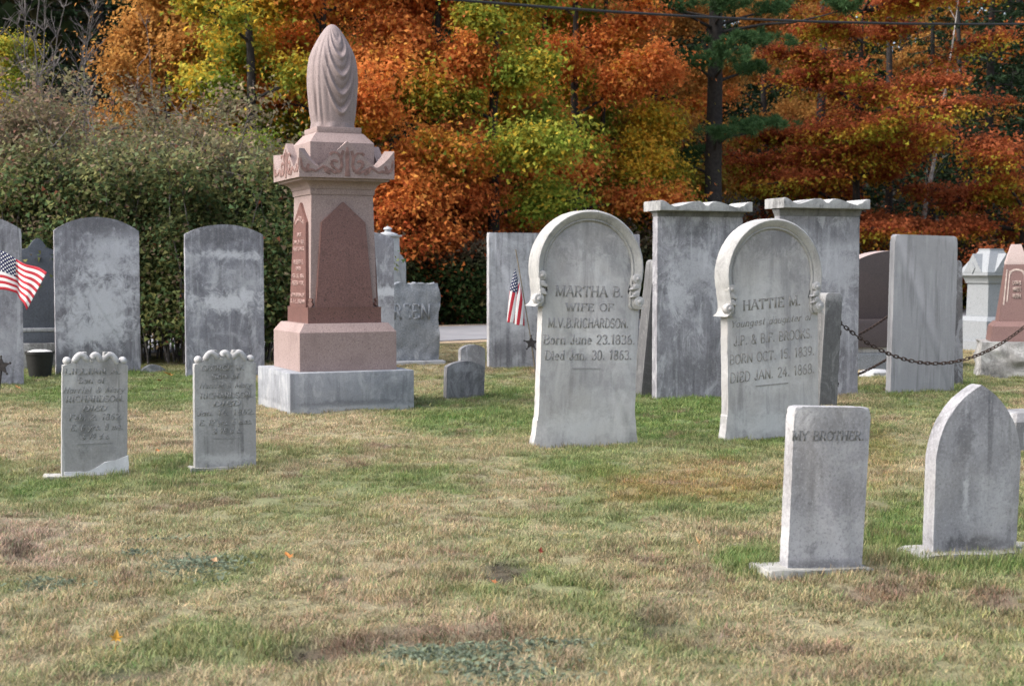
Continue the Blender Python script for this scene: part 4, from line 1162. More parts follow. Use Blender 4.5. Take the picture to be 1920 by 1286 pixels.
# crown band with gables and corner ears
z7 = zf(309, y=-wc); z8 = zf(265, y=-wc); z9 = zf(281, y=-wc)
def crown_z(u):
    x = abs(u)
    g = z8 - (z8 - z7 + .02) * x / .60 if x < .60 else None
    if g is not None: return g
    t = (x - .60) / .40
    return (z7 - .02) + (z9 - z7 + .02) * t ** 1.5
us = np.linspace(-1, 1, 49)
brown = simple('carved_brown', (.195, .112, .098), .85, var=.35, scale=30)
motif = [[(-.97, .75), (-.94, .35), (-.86, .2), (-.74, .26), (-.66, .2)], [(-.86, .2), (-.8, .5)], [(-.66, .2), (-.5, .32), (-.36, .2), (-.26, .12), (-.16, .16), (-.11, .35), (-.13, .6), (-.2, .75), (-.3, .78)],
         [(-.5, .32), (-.44, .15), (-.36, .08)], [(-.16, .16), (-.3, .3), (-.34, .45), (-.26, .52), (-.2, .46)], [(-.13, .6), (-.09, .84)], [(-.3, .78), (-.36, .7)]]
for q in range(4):
    bm = bmesh.new()
    yi = wc - .065
    rows = []
    for u in us:
        x = u * wc; z = crown_z(u); xi = u * yi
        rows.append([bm.verts.new(c) for c in ((x, -wc, z6), (x, -wc, z), (xi, -yi, z + .004 * abs(u)), (xi, -yi, z6))])
    for a, b in zip(rows, rows[1:]):
        for k in range(4): bm.faces.new((a[k], b[k], b[(k + 1) % 4], a[(k + 1) % 4]))
    bm.faces.new(rows[0][::-1]); bm.faces.new(rows[-1])
    o = from_bm('crown_band', bm, pink, mon, 25); o.rotation_euler = (0, 0, q * math.pi / 2)
    bm = bmesh.new()
    H = z8 - z6
    def strk(a, b, w0, w1):
        (xa, za), (xb, zb) = a, b
        L = math.hypot(xb - xa, zb - za) or 1; nx, nz = -(zb - za) / L, (xb - xa) / L
        c = [(xa + nx * w0, za + nz * w0), (xb + nx * w1, zb + nz * w1), (xb - nx * w1, zb - nz * w1), (xa - nx * w0, za - nz * w0)]
        rr = .004 + random.random() * .0015
        v = [bm.verts.new((x, -wc - rr, z)) for x, z in c] + [bm.verts.new((x, -wc + .003, z)) for x, z in c]
        bm.faces.new(v[:4])
        for i in range(4): bm.faces.new((v[i], v[4 + i], v[4 + (i + 1) % 4], v[(i + 1) % 4]))
    random.seed(5)
    for s_ in (1, -1):
        for pl in motif:
            P = [(s_ * x * wc, z6 + .012 + (H - .03) * z * (.70 if abs(x) > .55 else .93)) for x, z in pl]
            sm_ = []
            for i in range(len(P) - 1):
                for t in (0, .5): sm_.append((P[i][0] + (P[i + 1][0] - P[i][0]) * t, P[i][1] + (P[i + 1][1] - P[i][1]) * t))
            sm_.append(P[-1])
            for i in range(len(sm_) - 1):
                ww = lambda j: .005 + .0075 * math.sin(math.pi * (j + .6) / (len(sm_) + .4))
                strk(sm_[i], sm_[i + 1], ww(i), ww(i + 1))
    for a, b, w0, w1 in (((0, z6 + .015), (0, z6 + H * .35), .022, .014), ((0, z6 + H * .35), (0, z6 + H * .65), .014, .017), ((0, z6 + H * .65), (0, z6 + H * .84), .017, .006)):
        strk(a, b, w0, w1)
    o = from_bm('carved_scrollwork', bm, brown, mon); o.rotation_euler = (0, 0, q * math.pi / 2)
# block inside the crown, bevelled top
wb = .515 * abs(st.fp(703, 290, -.3)[0] - st.fp(587, 290, -.3)[0])
zb1 = zf(268, y=-wb); zb2 = zf(250, y=-wb * .8)
bm = bmesh.new(); frustum(bm, [(wb, z6 + .002), (wb, zb1), (wb * .74, zb2)], .006); from_bm('cap_block', bm, pink, mon, 30)
bm = bmesh.new(); box(bm, -wc + .067, wc - .067, -wc + .067, wc - .067, z6 + .001, z6 + .05); from_bm('crown_floor', bm, pink, mon)
wu = .5 * abs(st.fp(681, 245, -.25)[0] - st.fp(597, 245, -.25)[0])
zu = zf(239, y=-wu)
bm = bmesh.new(); box(bm, -wu, wu, -wu, wu, zb2 + .001, zu, .006); from_bm('urn_plinth', bm, pink, mon, 30)
# draped urn
HU = zf(47, 628, 0) - zu; RU = 47 * K
nT, nZ = 168, 150
prof_u = [(0, .86), (.05, .87), (.12, .90), (.25, .955), (.38, 1.0), (.48, 1.01), (.58, .985), (.68, .91), (.76, .79), (.84, .62), (.90, .47), (.95, .32), (.98, .20), (.995, .10), (1.0, .0)]
zz_ = np.linspace(0, 1, nZ) ** .96
rad = np.interp(zz_, [p[0] for p in prof_u], [p[1] for p in prof_u])
th = np.linspace(0, 2 * math.pi, nT, endpoint=False)
T, Z = np.meshgrid(th, zz_)
Rm = np.repeat(rad[:, None], nT, 1)
def wrap(a): return (a + math.pi) % (2 * math.pi) - math.pi
d_sw = wrap(T - R(-84))                       # swag hangs on the front, right of the middle
near = np.exp(-(d_sw / .66) ** 4)
body = np.clip(Z / .12, 0, 1) * np.clip((.97 - Z) / .25, 0, 1)
ph = T * 7 + 1.2 * np.sin(T * 3 + 1) + .8 * np.sin(Z * 3)
vert = (np.abs(np.sin(ph / 1)) ** .6 - .5) * .075 * (1 - near) * np.clip((1.02 - Z) / .35, 0, 1)
for j, (zc, amp, wdt) in enumerate(((.80, .030, .05), (.655, .045, .055), (.475, .05, .06), (.30, .055, .06), (.13, .06, .055))):
    zl = zc + (d_sw / (.50 + .02 * j)) ** 2 * .20 + np.abs(d_sw) * .05
    vert = vert + near * amp * 1.7 * np.exp(-((Z - zl) / (wdt * .45)) ** 2) - near * amp * 1.5 * np.exp(-((Z - zl - .055) / (wdt * .5)) ** 2)
vert = vert - .055 * np.exp(-((wrap(T - R(-150)) + .04 * np.sin(Z * 9)) / .05) ** 2) * np.clip((Z - .02) / .1, 0, 1) * np.clip((.8 - Z) / .3, 0, 1)
vert = vert + .05 * np.exp(-((wrap(T - R(-138))) / .07) ** 2) * np.clip((.9 - Z) / .4, 0, 1)
flare = .055 * np.clip((.05 - Z) / .05, 0, 1) * (1 + np.sin(T * 9))
Rm = Rm + vert * body + flare * .6
X = Rm * RU * np.cos(T); Y = Rm * RU * np.sin(T)
V = np.stack([X, Y, zu + .002 + HU * Z], -1).reshape(-1, 3)
i = (np.arange(nZ - 1)[:, None] * nT); j = np.arange(nT)[None, :]; k2 = (j + 1) % nT
Fc = np.stack([i + j, i + k2, i + nT + k2, i + nT + j], -1).reshape(-1, 4)
from_np('draped_urn', V, Fc, 4, granite('pink_granite_urn', (.215, .165, .160), (.28, .222, .215), (.15, .113, .11), 140, .75, .5), mon, smooth=True)

# ================================================================ TREES AND SHRUBS
RNG = np.random.default_rng(7)
def unit(v): return v / (np.linalg.norm(v, axis=1, keepdims=True) + 1e-9)
def leaf_arrays(P, N, size, col, aspect=.62, fold=.18, rng=RNG, T=None, tri=False):
    """rhombic folded leaves: two triangles each"""
    n = len(P)
    t = rng.normal(size=(n, 3)) if T is None else T.copy(); t -= N * np.sum(t * N, 1, keepdims=True); t = unit(t)
    b = np.cross(N, t)
    s = size[:, None] if np.ndim(size) else np.full((n, 1), size)
    if tri:                                         # small far leaves: one triangle each
        V = np.stack([P - t * s * .5 + b * s * aspect * .6, P + t * s * .62, P - t * s * .5 - b * s * aspect * .6], 1).reshape(-1, 3)
        return V, np.arange(n * 3).reshape(-1, 3), np.repeat(col, 3, 0)
    V = np.stack([P - t * s * .5, P + b * s * aspect * .5 + N * s * fold, P + t * s * .5, P - b * s * aspect * .5 + N * s * fold], 1).reshape(-1, 3)
    i = np.arange(n)[:, None] * 4
    Fc = np.concatenate([i + np.array([[0, 2, 1]]), i + np.array([[0, 3, 2]])], 1).reshape(-1, 3)
    return V, Fc, np.repeat(col, 4, 0)
def pick(pal, w, n, rng):
    return np.array(pal)[rng.choice(len(pal), n, p=np.array(w) / sum(w))]
def wiggle(a, b, n, amp, rng, droop=0.0):
    a, b = np.asarray(a, float), np.asarray(b, float)
    t = np.linspace(0, 1, n)[:, None]
    p = a + (b - a) * t
    off = np.cumsum(rng.normal(size=(n, 3)) * amp, 0); off -= off[0]
    p = p + off * np.sin(t * math.pi * .5)
    p[:, 2] -= droop * (t[:, 0] ** 2)
    return p
def skeleton(tb, H, r0, h0, spread, nl, rng, up=.55, curve=.12, top=1.0, sub=11, lean=(0, 0)):
    """trunk, limbs and twigs; returns sites (points along outer limbs and twigs)"""
    tr = wiggle((0, 0, -.1), (lean[0] * H, lean[1] * H, H * top), 10, .03 * H / 8, rng)
    tb.add(tr, np.linspace(r0, r0 * .18, 10), 8)
    sites = []
    for k in range(nl):
        f = h0 + (1 - h0) * (k + rng.random()) / nl
        f = min(f, .97)
        idx = f * 9; i0 = int(idx); base = tr[i0] + (tr[min(9, i0 + 1)] - tr[i0]) * (idx - i0)
        az = k * 2.4 + rng.uniform(-.5, .5)
        rel = (f - h0) / (1 - h0)
        L = spread * (1.0 - .72 * rel ** 1.6) * rng.uniform(.75, 1.15)
        el = up * (.35 + rel) + rng.uniform(-.15, .15)
        d = np.array([math.cos(az) * math.cos(el), math.sin(az) * math.cos(el), math.sin(el)])
        lp = wiggle(base, base + d * L, 7, curve * L / 6, rng, .1 * L)
        tb.add(lp, np.linspace(r0 * .34 * (1 - .6 * rel), .012, 7), 5)
        for j in range(sub):
            u = rng.uniform(.25, 1.0); q = u * 6; i1 = int(min(q, 5)); bp = lp[i1] + (lp[i1 + 1] - lp[i1]) * (q - i1)
            az2 = az + rng.choice([-1, 1]) * rng.uniform(.4, 1.1); el2 = el * .6 + rng.uniform(-.2, .5)
            L2 = L * rng.uniform(.22, .42)
            d2 = np.array([math.cos(az2) * math.cos(el2), math.sin(az2) * math.cos(el2), math.sin(el2)])
            tp = wiggle(bp, bp + d2 * L2, 4, .05 * L2, rng)
            tb.add(tp, np.linspace(.018, .006, 4), 4)
            sites += [tp[-1], tp[2], tp[1]]
        sites += [lp[-1], lp[5], lp[4], lp[3]]
    sites.append(tr[-1])
    S_ = np.array(sites); return S_[vnoise(S_ + rng.uniform(0, 50, 3), 1.9, 5) > .30], tr
def crown(name, sites, n, sig, size, colf, parent, mat, rng, up=.8, flat=.72, clump=None, stray=.16):
    """leaves gathered in uneven sprays round the branch sites"""
    k = rng.choice(len(sites), n, p=clump)
    ss = rng.uniform(.5, 1.5, len(sites))[k][:, None]
    ss = ss * np.where(rng.random((n, 1)) < stray, 2.1, 1.0)            # stray leaves loosen the sprays
    off = rng.normal(size=(n, 3)) * np.array([sig, sig, sig * flat]) * ss
    P = sites[k] + off
    N = rng.normal(size=(n, 3)) * .75 + np.array([0, 0, up]) + off / sig * np.array([.35, .35, .25])
    N = unit(N)
    c = colf(P, k, off, rng)
    sz = size * rng.uniform(.6, 1.25, n)
    V, Fc, C = leaf_arrays(P, N, sz, c, aspect=.75, rng=rng, tri=True)
    return from_np(name, V, Fc, 3, mat, parent, C)

ORANGE = (.76, .300, .070); AMBER = (.76, .38, .055); GOLD = (.66, .45, .05); REDOR = (.64, .195, .060); GREEN = (.15, .225, .036); LIME = (.33, .345, .055); RUST = (.40, .085, .028); OLIVE = (.10, .115, .035); DKG = (.028, .050, .020)
def ramp_cols(stops, v):
    xs = [s[0] for s in stops]; cs = np.array([s[1] for s in stops])
    return np.stack([np.interp(v, xs, cs[:, i]) for i in range(3)], 1)
def mapled(stops, zlo, zhi, seed, spread=.55, jitter=.3, by_h=.55):
    """leaf colour runs along stops from green inner and lower sprays to turned upper and outer ones"""
    def f(P, k, off, rng):
        h = np.clip((P[:, 2] - zlo) / (zhi - zlo), 0, 1)
        cl = fbm(P, .75, seed, 3); per = vnoise(np.c_[k, k * .37, k * 0], 1.7, seed)
        v = by_h * h + (1 - by_h) * .5 + (cl - .5) * spread * 1.8 + (per - .5) * .45 + rng.normal(size=len(P)) * .13
        c = ramp_cols(stops, np.clip(v, 0, 1))
        return np.clip(c * rng.uniform(1 - jitter, 1 + jitter, (len(P), 1)), .004, .8)
    return f
def deciduous(name, label, cat, loc, H, spread, n, stops, seed, h0=.22, nl=16, sig=.19, size=.125, r0=.16, bark='bark_dark', group=None, rot=0, up=.72, by_h=.55, lean=(0, 0), spr=.55):
    rng = np.random.default_rng(seed)
    r = tag(empty(name, loc, (0, 0, rot)), label, cat, group)
    tb = Tubes()
    sites, tr = skeleton(tb, H, r0, h0, spread, nl, rng, up, lean=lean)
    tb.build('trunk', M[bark], r)
    crown('crown', sites, int(n * 2.1), sig, size * .72, mapled(stops, H * h0 * .7, min(H, 7.6), seed, spr, by_h=by_h), r, M['leaf'], rng)
    return r
def copy_thing(src, name, loc, rot, scale, label, group=None, cat=None):
    r = src.copy(); COL.objects.link(r)
    r.location = loc; r.rotation_euler = (0, 0, rot); r.scale = (scale, scale, scale)
    r['label'] = label
    if group: r['group'] = group
    for ch in src.children:
        c = ch.copy(); COL.objects.link(c); c.parent = r
    return r
def pos(px, Y):
    p = at(px, 500, Y)
    x, y = p.x, p.y
    z = hill_h(np.array([x]), np.array([y]))[0] if y > road_far(x) + 1 else 0
    return (x, y, z - .05)

GT = 'autumn maples along the far side of the road'
S_OR = [(0, GREEN), (.16, LIME), (.30, AMBER), (.48, ORANGE), (.85, REDOR), (1, ORANGE)]
S_YE = [(0, GREEN), (.30, GREEN), (.5, LIME), (.72, GOLD), (1, AMBER)]
S_RED = [(0, GREEN), (.10, (.34, .27, .04)), (.22, AMBER), (.36, ORANGE), (.7, REDOR), (1, (.42, .12, .03))]
S_GR = [(0, DKG), (.35, GREEN), (.7, (.16, .19, .03)), (1, LIME)]
S_GRY = [(0, GREEN), (.35, (.20, .27, .035)), (.6, LIME), (.85, GOLD), (1, AMBER)]
S_AM = [(0, LIME), (.3, (.34, .20, .05)), (.6, (.45, .21, .06)), (1, (.5, .26, .07))]
deciduous('maple_tree', 'yellow-orange maple rising directly behind the draped urn', 'tree', pos(610, 32), 11.0, 2.5, 44000, S_OR, 101, group=GT, by_h=.45)
deciduous('maple_tree', 'bright orange-red maple right of the urn with its lower sprays turning green', 'tree', pos(815, 33), 10.5, 2.35, 42000, S_RED, 102, group=GT, by_h=.6)
deciduous('maple_tree', 'green-gold maple between the two orange-red ones', 'tree', pos(928, 32.6), 11.0, 1.95, 34000, S_GRY, 103, group=GT, by_h=.35)
deciduous('maple_tree', 'orange-red maple in the middle of the wood, over the left round-headed stone', 'tree', pos(1075, 36), 10.6, 2.45, 42000, S_RED, 104, group=GT, by_h=.5, spr=.7)
deciduous('maple_tree', 'yellow-green young maple left of the urn, behind the thicket', 'tree', pos(470, 31), 10.5, 2.1, 26000, S_YE, 105, group=GT)
deciduous('maple_tree', 'small orange maple standing out before the dark spruces at upper left', 'tree', pos(318, 33), 7.6, 1.9, 17000, S_AM, 106, group=GT, by_h=.8, h0=.3)
deciduous('maple_tree', 'green maple between the small orange one and the yellow-green one', 'tree', pos(408, 36), 11.5, 2.0, 24000, S_GR, 107, group=GT)
deciduous('maple_tree', 'thin amber maple left of the white pine trunk', 'tree', pos(1225, 41), 11.0, 2.7, 26000, S_AM, 108, group=GT, h0=.28)
deciduous('maple_tree', 'small half-green maple low between the middle maples and the pine', 'tree', pos(1222, 37.5), 5.2, 1.6, 13000, S_YE, 109, group=GT, h0=.15)
deciduous('maple_tree', 'low rust and orange maple sapling just right of the pink monument shaft', 'tree', pos(752, 31), 3.2, 1.4, 9000, [(0, (.20, .18, .035)), (.4, RUST), (1, ORANGE)], 110, group=GT, h0=.35)
deciduous('maple_tree', 'tall orange maple showing at the top edge right of the pine', 'tree', pos(1690, 56), 17.5, 4.2, 22000, S_AM, 111, group=GT, h0=.3, size=.16)
deciduous('maple_tree', 'gold maple at the upper right corner behind the rust beech', 'tree', pos(1885, 58), 18, 4.0, 22000, S_OR, 112, group=GT, h0=.4, size=.16)

deciduous('maple_tree', 'rust-red maple sapling in the shade over the small arched markers', 'tree', pos(852, 32.5), 4.2, 1.5, 9000, [(0, RUST), (.5, REDOR), (1, (.45, .16, .05))], 113, group=GT, h0=.3)
BACK = [o for o in bpy.data.objects if o.name.startswith('maple_tree')]
def named_tree(part): return next(o for o in BACK if part in o['label'])
for src, px, Y, s, lab in (('yellow-orange maple', 700, 38, 1.05, 'orange maple filling the second rank between the urn and the green-gold maple'), ('bright orange-red', 985, 40, 1.1, 'orange-red maple in the second rank behind the green-gold maple'),
        ('thin amber', 1110, 44, 1.05, 'amber maple in the second rank behind the middle orange-red maple'), ('green-gold', 1020, 38, 1.05, 'green-gold maple in the second rank left of the middle orange-red maple'), ('yellow-green young', 530, 37, 1.15, 'yellow-green maple in the second rank left of the urn'),
        ('green maple', 640, 41, 1.1, 'green maple in the second rank behind the draped urn'), ('yellow-orange maple', 1180, 47, 1.15, 'tall orange maple in the second rank left of the pine'), ('thin amber', 395, 40, 1.0, 'amber maple in the second rank behind the thicket'),
        ('green-gold', 30, 30, .55, 'small green-gold maple among the bare trees at the far left'), ('thin amber', 1430, 50, 1.1, 'amber maple far back between the pine and the rust beech')):
    copy_thing(named_tree(src), 'maple_tree', pos(px, Y), 2.1 + px * .01, s, lab, GT)
# rust-leaved beech with level, layered sprays
def layered(name, label, cat, loc, H, spread, n, seed, layers, pal_top, pal_low, r0=.16, group=None, size=.13):
    rng = np.random.default_rng(seed)
    r = tag(empty(name, loc), label, cat, group)
    tb = Tubes(); sites = []; 
    tr = wiggle((0, 0, -.1), (.3, .1, H), 10, .05, rng); tb.add(tr, np.linspace(r0, .03, 10), 8)
    for k in range(layers):
        f = .20 + .76 * k / (layers - 1) + rng.uniform(-.05, .05); f = min(max(f, .15), .98)
        i0 = int(f * 9); base = tr[i0]
        L0 = spread * (1.0 - .55 * max(0, f - .45) ** 1.2)
        for j in range(5):
            i0 = int(min(9, max(1, f * 9 + rng.uniform(-1.2, 1.2)))); base = tr[i0]
            az = j * 1.2566 + k * .9 + rng.uniform(-.5, .5); L = L0 * rng.uniform(.5, 1.15)
            d = np.array([math.cos(az), math.sin(az), .30 + rng.uniform(-.15, .4)])
            lp = wiggle(base, base + d * L, 8, .06 * L / 4, rng, rng.uniform(.05, .3) * L)
            tb.add(lp, np.linspace(.06, .01, 8), 5)
            for q in range(3, 8): sites.append(lp[q])
            for q in range(12):
                u = rng.integers(2, 8); az2 = az + rng.choice([-1, 1]) * rng.uniform(.5, 1.0); L2 = L * rng.uniform(.15, .38)
                e_ = lp[u] + np.array([math.cos(az2), math.sin(az2), rng.uniform(-.12, .1)]) * L2
                tb.add(wiggle(lp[u], e_, 4, .03, rng, .05), np.linspace(.016, .005, 4), 4); sites += [e_, (lp[u] + e_) / 2]
    tb.build('trunk', M['bark_dark'], r)
    sites = np.array(sites)
    def cf(P, k, off, g):
        v = np.clip(off[:, 2] / .14, -2, 2) * .3 + .68 + (fbm(P, .6, seed, 2) - .5) * 1.3 + g.normal(size=len(P)) * .15
        return np.clip(ramp_cols([(0, pal_low[0]), (.3, pal_low[1]), (.5, pal_top[0]), (1, pal_top[1])], np.clip(v, 0, 1)) * g.uniform(.65, 1.3, (len(P), 1)), .004, .8)
    crown('crown', sites, int(n * 2.0), .19, size * .72, cf, r, M['leaf'], rng, up=1.0, flat=.6, stray=.14)
    return r
RT, RL = [(.29, .066, .024), (.41, .122, .048)], [(.36, .34, .04), (.52, .26, .04)]
layered('beech_tree', 'rust-red beech with level sprays filling the wood above the second capped slab', 'tree', pos(1600, 41.5), 8.4, 3.7, 52000, 121, 9, RT, RL, group='rust-leaved beeches')
layered('beech_tree', 'rust-red beech reaching in low from the right picture edge', 'tree', pos(1905, 41), 4.7, 3.4, 24000, 122, 4, RT, RL, group='rust-leaved beeches')
layered('beech_tree', 'low gold and rust beech sapling right of the pine trunk', 'tree', pos(1465, 43), 3.6, 2.3, 15000, 123, 4, [(.36, .13, .04), RUST], [GOLD, AMBER], r0=.07, group='rust-leaved beeches')

# evergreens
def spruce(label, loc, H, W, seed, n=9000, group='dark spruces behind the wood', name='spruce_tree', bare=.08):
    rng = np.random.default_rng(seed)
    r = tag(empty(name, loc), label, 'tree', group)
    tb = Tubes(); tr = wiggle((0, 0, -.2), (0, 0, H), 6, .02, rng); tb.add(tr, np.linspace(H * .016, .02, 6), 6)
    P, N, S = [], [], []
    nb = int(H * 7)
    for k in range(nb):
        f = bare + (1 - bare) * (k / nb); z = f * H; L = W * (1 - f) ** .85 * rng.uniform(.7, 1.1) + .1
        az = k * 2.399
        d = np.array([math.cos(az), math.sin(az), 0])
        bp = np.array([[0, 0, z]]) + d[None, :] * np.linspace(0, L, 5)[:, None]; bp[:, 2] += -.22 * L * np.linspace(0, 1, 5) ** 1.3 + .08 * L * np.linspace(0, 1, 5) ** 3
        tb.add(bp, np.linspace(.03, .008, 5), 4)
        m = max(8, int(n / nb * (L / W) * 1.7))
        u = rng.uniform(.12, 1, m) ** .8
        c = np.stack([np.interp(u, np.linspace(0, 1, 5), bp[:, i]) for i in range(3)], 1)
        side = np.array([-d[1], d[0], 0])
        c += side[None, :] * (rng.normal(size=(m, 1)) * .22 * L * (1.1 - u[:, None])) + np.c_[np.zeros(m), np.zeros(m), -np.abs(rng.normal(size=m)) * .12]
        P.append(c); N.append(rng.normal(size=(m, 3)) * .5 + np.array([0, 0, .9]))
    P = np.concatenate(P); N = unit(np.concatenate(N))
    col = np.array([.034, .060, .028]) * rng.uniform(.6, 1.5, (len(P), 1))
    V, Fc, C = leaf_arrays(P, N, rng.uniform(.16, .34, len(P)), col, .34, .1, rng)
    tb.build('trunk', M['bark_dark'], r)
    from_np('crown', V, Fc, 3, M['needle'], r, C)
    return r
sp = [spruce('tall dark spruce at upper left behind the bare trees', pos(190, 46), 17, 3.6, 131), spruce('dark spruce filling the shade at the right picture edge', pos(1850, 48), 15, 3.8, 132, n=12000)]
G_SP = 'dark spruces behind the wood'
for i, (px, Y, s, lab) in enumerate((
    (60, 50, 1.0, 'dark spruce in the upper left corner'), (300, 52, 1.05, 'dark spruce behind the small orange maple'), (-60, 47, .9, 'dark spruce just off the left picture edge'),
    (440, 56, 1.1, 'dark spruce behind the green and yellow-green maples'), (720, 46, .9, 'dark spruce in the shade between the urn and the orange-red maple'), (860, 50, 1.0, 'dark spruce behind the orange-red maple right of the urn'),
    (1000, 48, .9, 'dark spruce behind the green-gold maple'), (1160, 54, 1.0, 'dark spruce behind the middle orange-red maple'), (1480, 55, 1.05, 'dark spruce between the pine and the rust beech'),
    (1610, 52, .85, 'dark spruce close behind the rust beech'), (1745, 46, .72, 'short dark spruce right of the leaning birch'), (1960, 50, 1.0, 'dark spruce beyond the right picture edge'),
    (580, 58, 1.1, 'dark spruce far behind the draped urn'), (1320, 62, 1.15, 'dark spruce far behind the white pine'), (790, 64, 1.2, 'tall spruce on the rise behind the orange-red maples'), (1080, 68, 1.2, 'spruce high on the rise behind the middle maple'),
    (160, 66, 1.25, 'spruce high on the rise at upper left'), (1700, 66, 1.25, 'spruce high on the rise behind the birch'), (1900, 68, 1.3, 'spruce high on the rise at the upper right corner'), (500, 72, 1.3, 'spruce high on the rise left of the urn'), (930, 78, 1.4, 'farthest spruce on the rise behind the green-gold maple'))):
    copy_thing(sp[i % 2], 'spruce_tree', pos(px, Y), i * 1.3, s, lab, G_SP)

# white pine with level needle plates
rng = np.random.default_rng(141)
pine = tag(empty('pine_tree', pos(1336, 38)), 'tall white pine with a dark trunk and level blue-green needle plates', 'tree')
tb = Tubes(); tb.add(wiggle((0, 0, -.2), (.05, 0, 15), 12, .03, rng), np.linspace(.27, .10, 12), 12)
plates = []
Y0 = pine.location.y; X0 = pine.location.x; Z0 = pine.location.z
for pxp, pyp, dy, rx, rz in ((1420, 78, -1.0, .75, .32), (1365, 105, -1.6, .65, .30), (1310, 118, -.8, .40, .22), (1405, 130, .4, .5, .2), (1405, 238, -.9, .55, .17), (1440, 232, .5, .4, .14), (1350, 250, -1.2, .35, .12), (1270, 12, -1.0, .6, .2), (1370, 6, -1.3, .5, .22),
                             (1200, 4, .4, .5, .18), (1450, 18, .3, .5, .22), (1575, 14, -.4, .6, .16), (1300, 290, 1.6, .5, .25), (1270, 308, 1.2, .35, .2), (1330, -60, -.6, 1.3, .4), (1450, -80, .6, 1.4, .4), (1230, -110, .5, 1.2, .4), (1380, -190, 0, 1.2, .5)):
    Yp = Y0 + dy; p = at(pxp, pyp, Yp); q = np.array([p.x - X0, p.y - Y0, p.z - Z0])
    plates.append((q, rx, rz))
    hz = q[2] - .35 - .08 * abs(q[0])
    tb.add(wiggle((.02, 0, hz), q, 6, .04, rng), np.linspace(.055, .015, 6), 5)
tb.build('trunk', M['bark_dark'], pine)
P, N, Cc, TT = [], [], [], []
for q, rx, rz in plates:
    m = int(7000 * rx)
    o = rng.normal(size=(m, 3)) * np.array([rx * .5, rx * .45, rz * .5])
    tuft = q + rng.normal(size=(28, 3)) * np.array([rx * .55, rx * .5, rz * .45])
    k = rng.integers(0, 28, m)
    d_ = unit(rng.normal(size=(m, 3)) + np.array([0, 0, .9])); P.append(tuft[k] + d_ * rng.uniform(.03, .16, (m, 1))); N.append(np.cross(d_, rng.normal(size=(m, 3)))); TT.append(d_)
    Cc.append(np.array([[.052, .105, .040]]) * rng.uniform(.7, 1.5, (m, 1)))
P = np.concatenate(P); N = unit(np.concatenate(N)); Cc = np.concatenate(Cc)
V, Fc, C = leaf_arrays(P, N, rng.uniform(.10, .18, len(P)), Cc, .11, .02, rng, np.concatenate(TT))
from_np('crown', V, Fc, 3, M['needle'], pine, C)

# leaning birch, bare trees
def bare(name, label, cat, loc, stems, H, seed, bark, group=None, lean=.12, twigs=34, r0=.05, tl=1.1):
    rng = np.random.default_rng(seed)
    r = tag(empty(name, loc), label, cat, group)
    tb = Tubes()
    for s in range(stems):
        az = rng.uniform(0, 6.28); h = H * rng.uniform(.75, 1.05)
        e_ = np.array([math.cos(az) * lean * h, math.sin(az) * lean * h * .6, h])
        p = wiggle((rng.normal() * .12 * (stems > 1), rng.normal() * .1 * (stems > 1), -.05), e_, 12, .05, rng)
        tb.add(p, np.linspace(r0, .006, 12), 6)
        for k in range(twigs):
            i = rng.integers(3, 12); a2 = rng.uniform(0, 6.28); el = rng.uniform(.5, 1.2); L = tl * rng.uniform(.4, 1.2) * (1.2 - i / 14)
            e2 = p[i] + np.array([math.cos(a2) * math.cos(el), math.sin(a2) * math.cos(el), math.sin(el)]) * L
            tp = wiggle(p[i], e2, 5, .03, rng); tb.add(tp, np.linspace(.013, .004, 5), 3)
            for q in range(3):
                j = rng.integers(1, 5); a3 = a2 + rng.uniform(-1, 1); e3 = tp[j] + np.array([math.cos(a3) * .6, math.sin(a3) * .6, .7]) * L * .35
                tb.add(wiggle(tp[j], e3, 3, .02, rng), np.linspace(.007, .003, 3), 3)
    tb.build('trunk_and_twigs', M[bark], r)
    return r
b = bare('birch_tree', 'pale leaning birch trunk above the rust beech', 'tree', pos(1706, 44), 1, 11.5, 151, 'bark_birch', lean=.0, twigs=14, r0=.10)
b.rotation_euler = (0, R(9), 0)
GB = 'bare grey trees at upper left'
bare('bare_tree', 'bare many-stemmed grey tree at the far upper left', 'tree', pos(40, 29), 5, 8.6, 152, 'bark_grey', GB, .13, 40, .032)
bare('bare_tree', 'bare grey tree before the dark spruce at upper left', 'tree', pos(128, 30), 3, 7.6, 153, 'bark_grey', GB, .12, 36, .03)
bare('bare_tree', 'low whitish leafless tree right of the other bare trees', 'tree', pos(205, 28), 2, 4.9, 154, 'bark_grey', GB, .10, 24, .03)
bare('bare_tree', 'thin bare stems rising through the small orange maple', 'tree', pos(310, 30), 2, 6.4, 155, 'bark_grey', GB, .06, 18, .03)
# dark trunks in the shade at right
for px, Y, lab, rr in ((1528, 46, 'dark straight trunk behind the sapling right of the pine', .2), (1664, 45, 'dark trunk low behind the plain flat slab', .14), (1795, 47, 'thin dark trunk in the shade over the plain flat slab', .12), (1118, 38, 'thin dark trunk left of the amber maple', .08)):
    rng = np.random.default_rng(px)
    r = tag(empty('dead_tree', pos(px, Y)), lab, 'tree', 'dark bare trunks in the wood')
    tb = Tubes(); tb.add(wiggle((0, 0, -.2), (.2, 0, 12), 9, .05, rng), np.linspace(rr, rr * .5, 9), 8)
    for k in range(8):
        z = rng.uniform(2, 11); a2 = rng.uniform(0, 6.28); tb.add(wiggle((0, 0, z), (math.cos(a2) * 1.3, math.sin(a2) * 1.3, z + .3), 5, .05, rng), np.linspace(.03, .008, 5), 4)
    tb.build('trunk', M['bark_dark'], r)

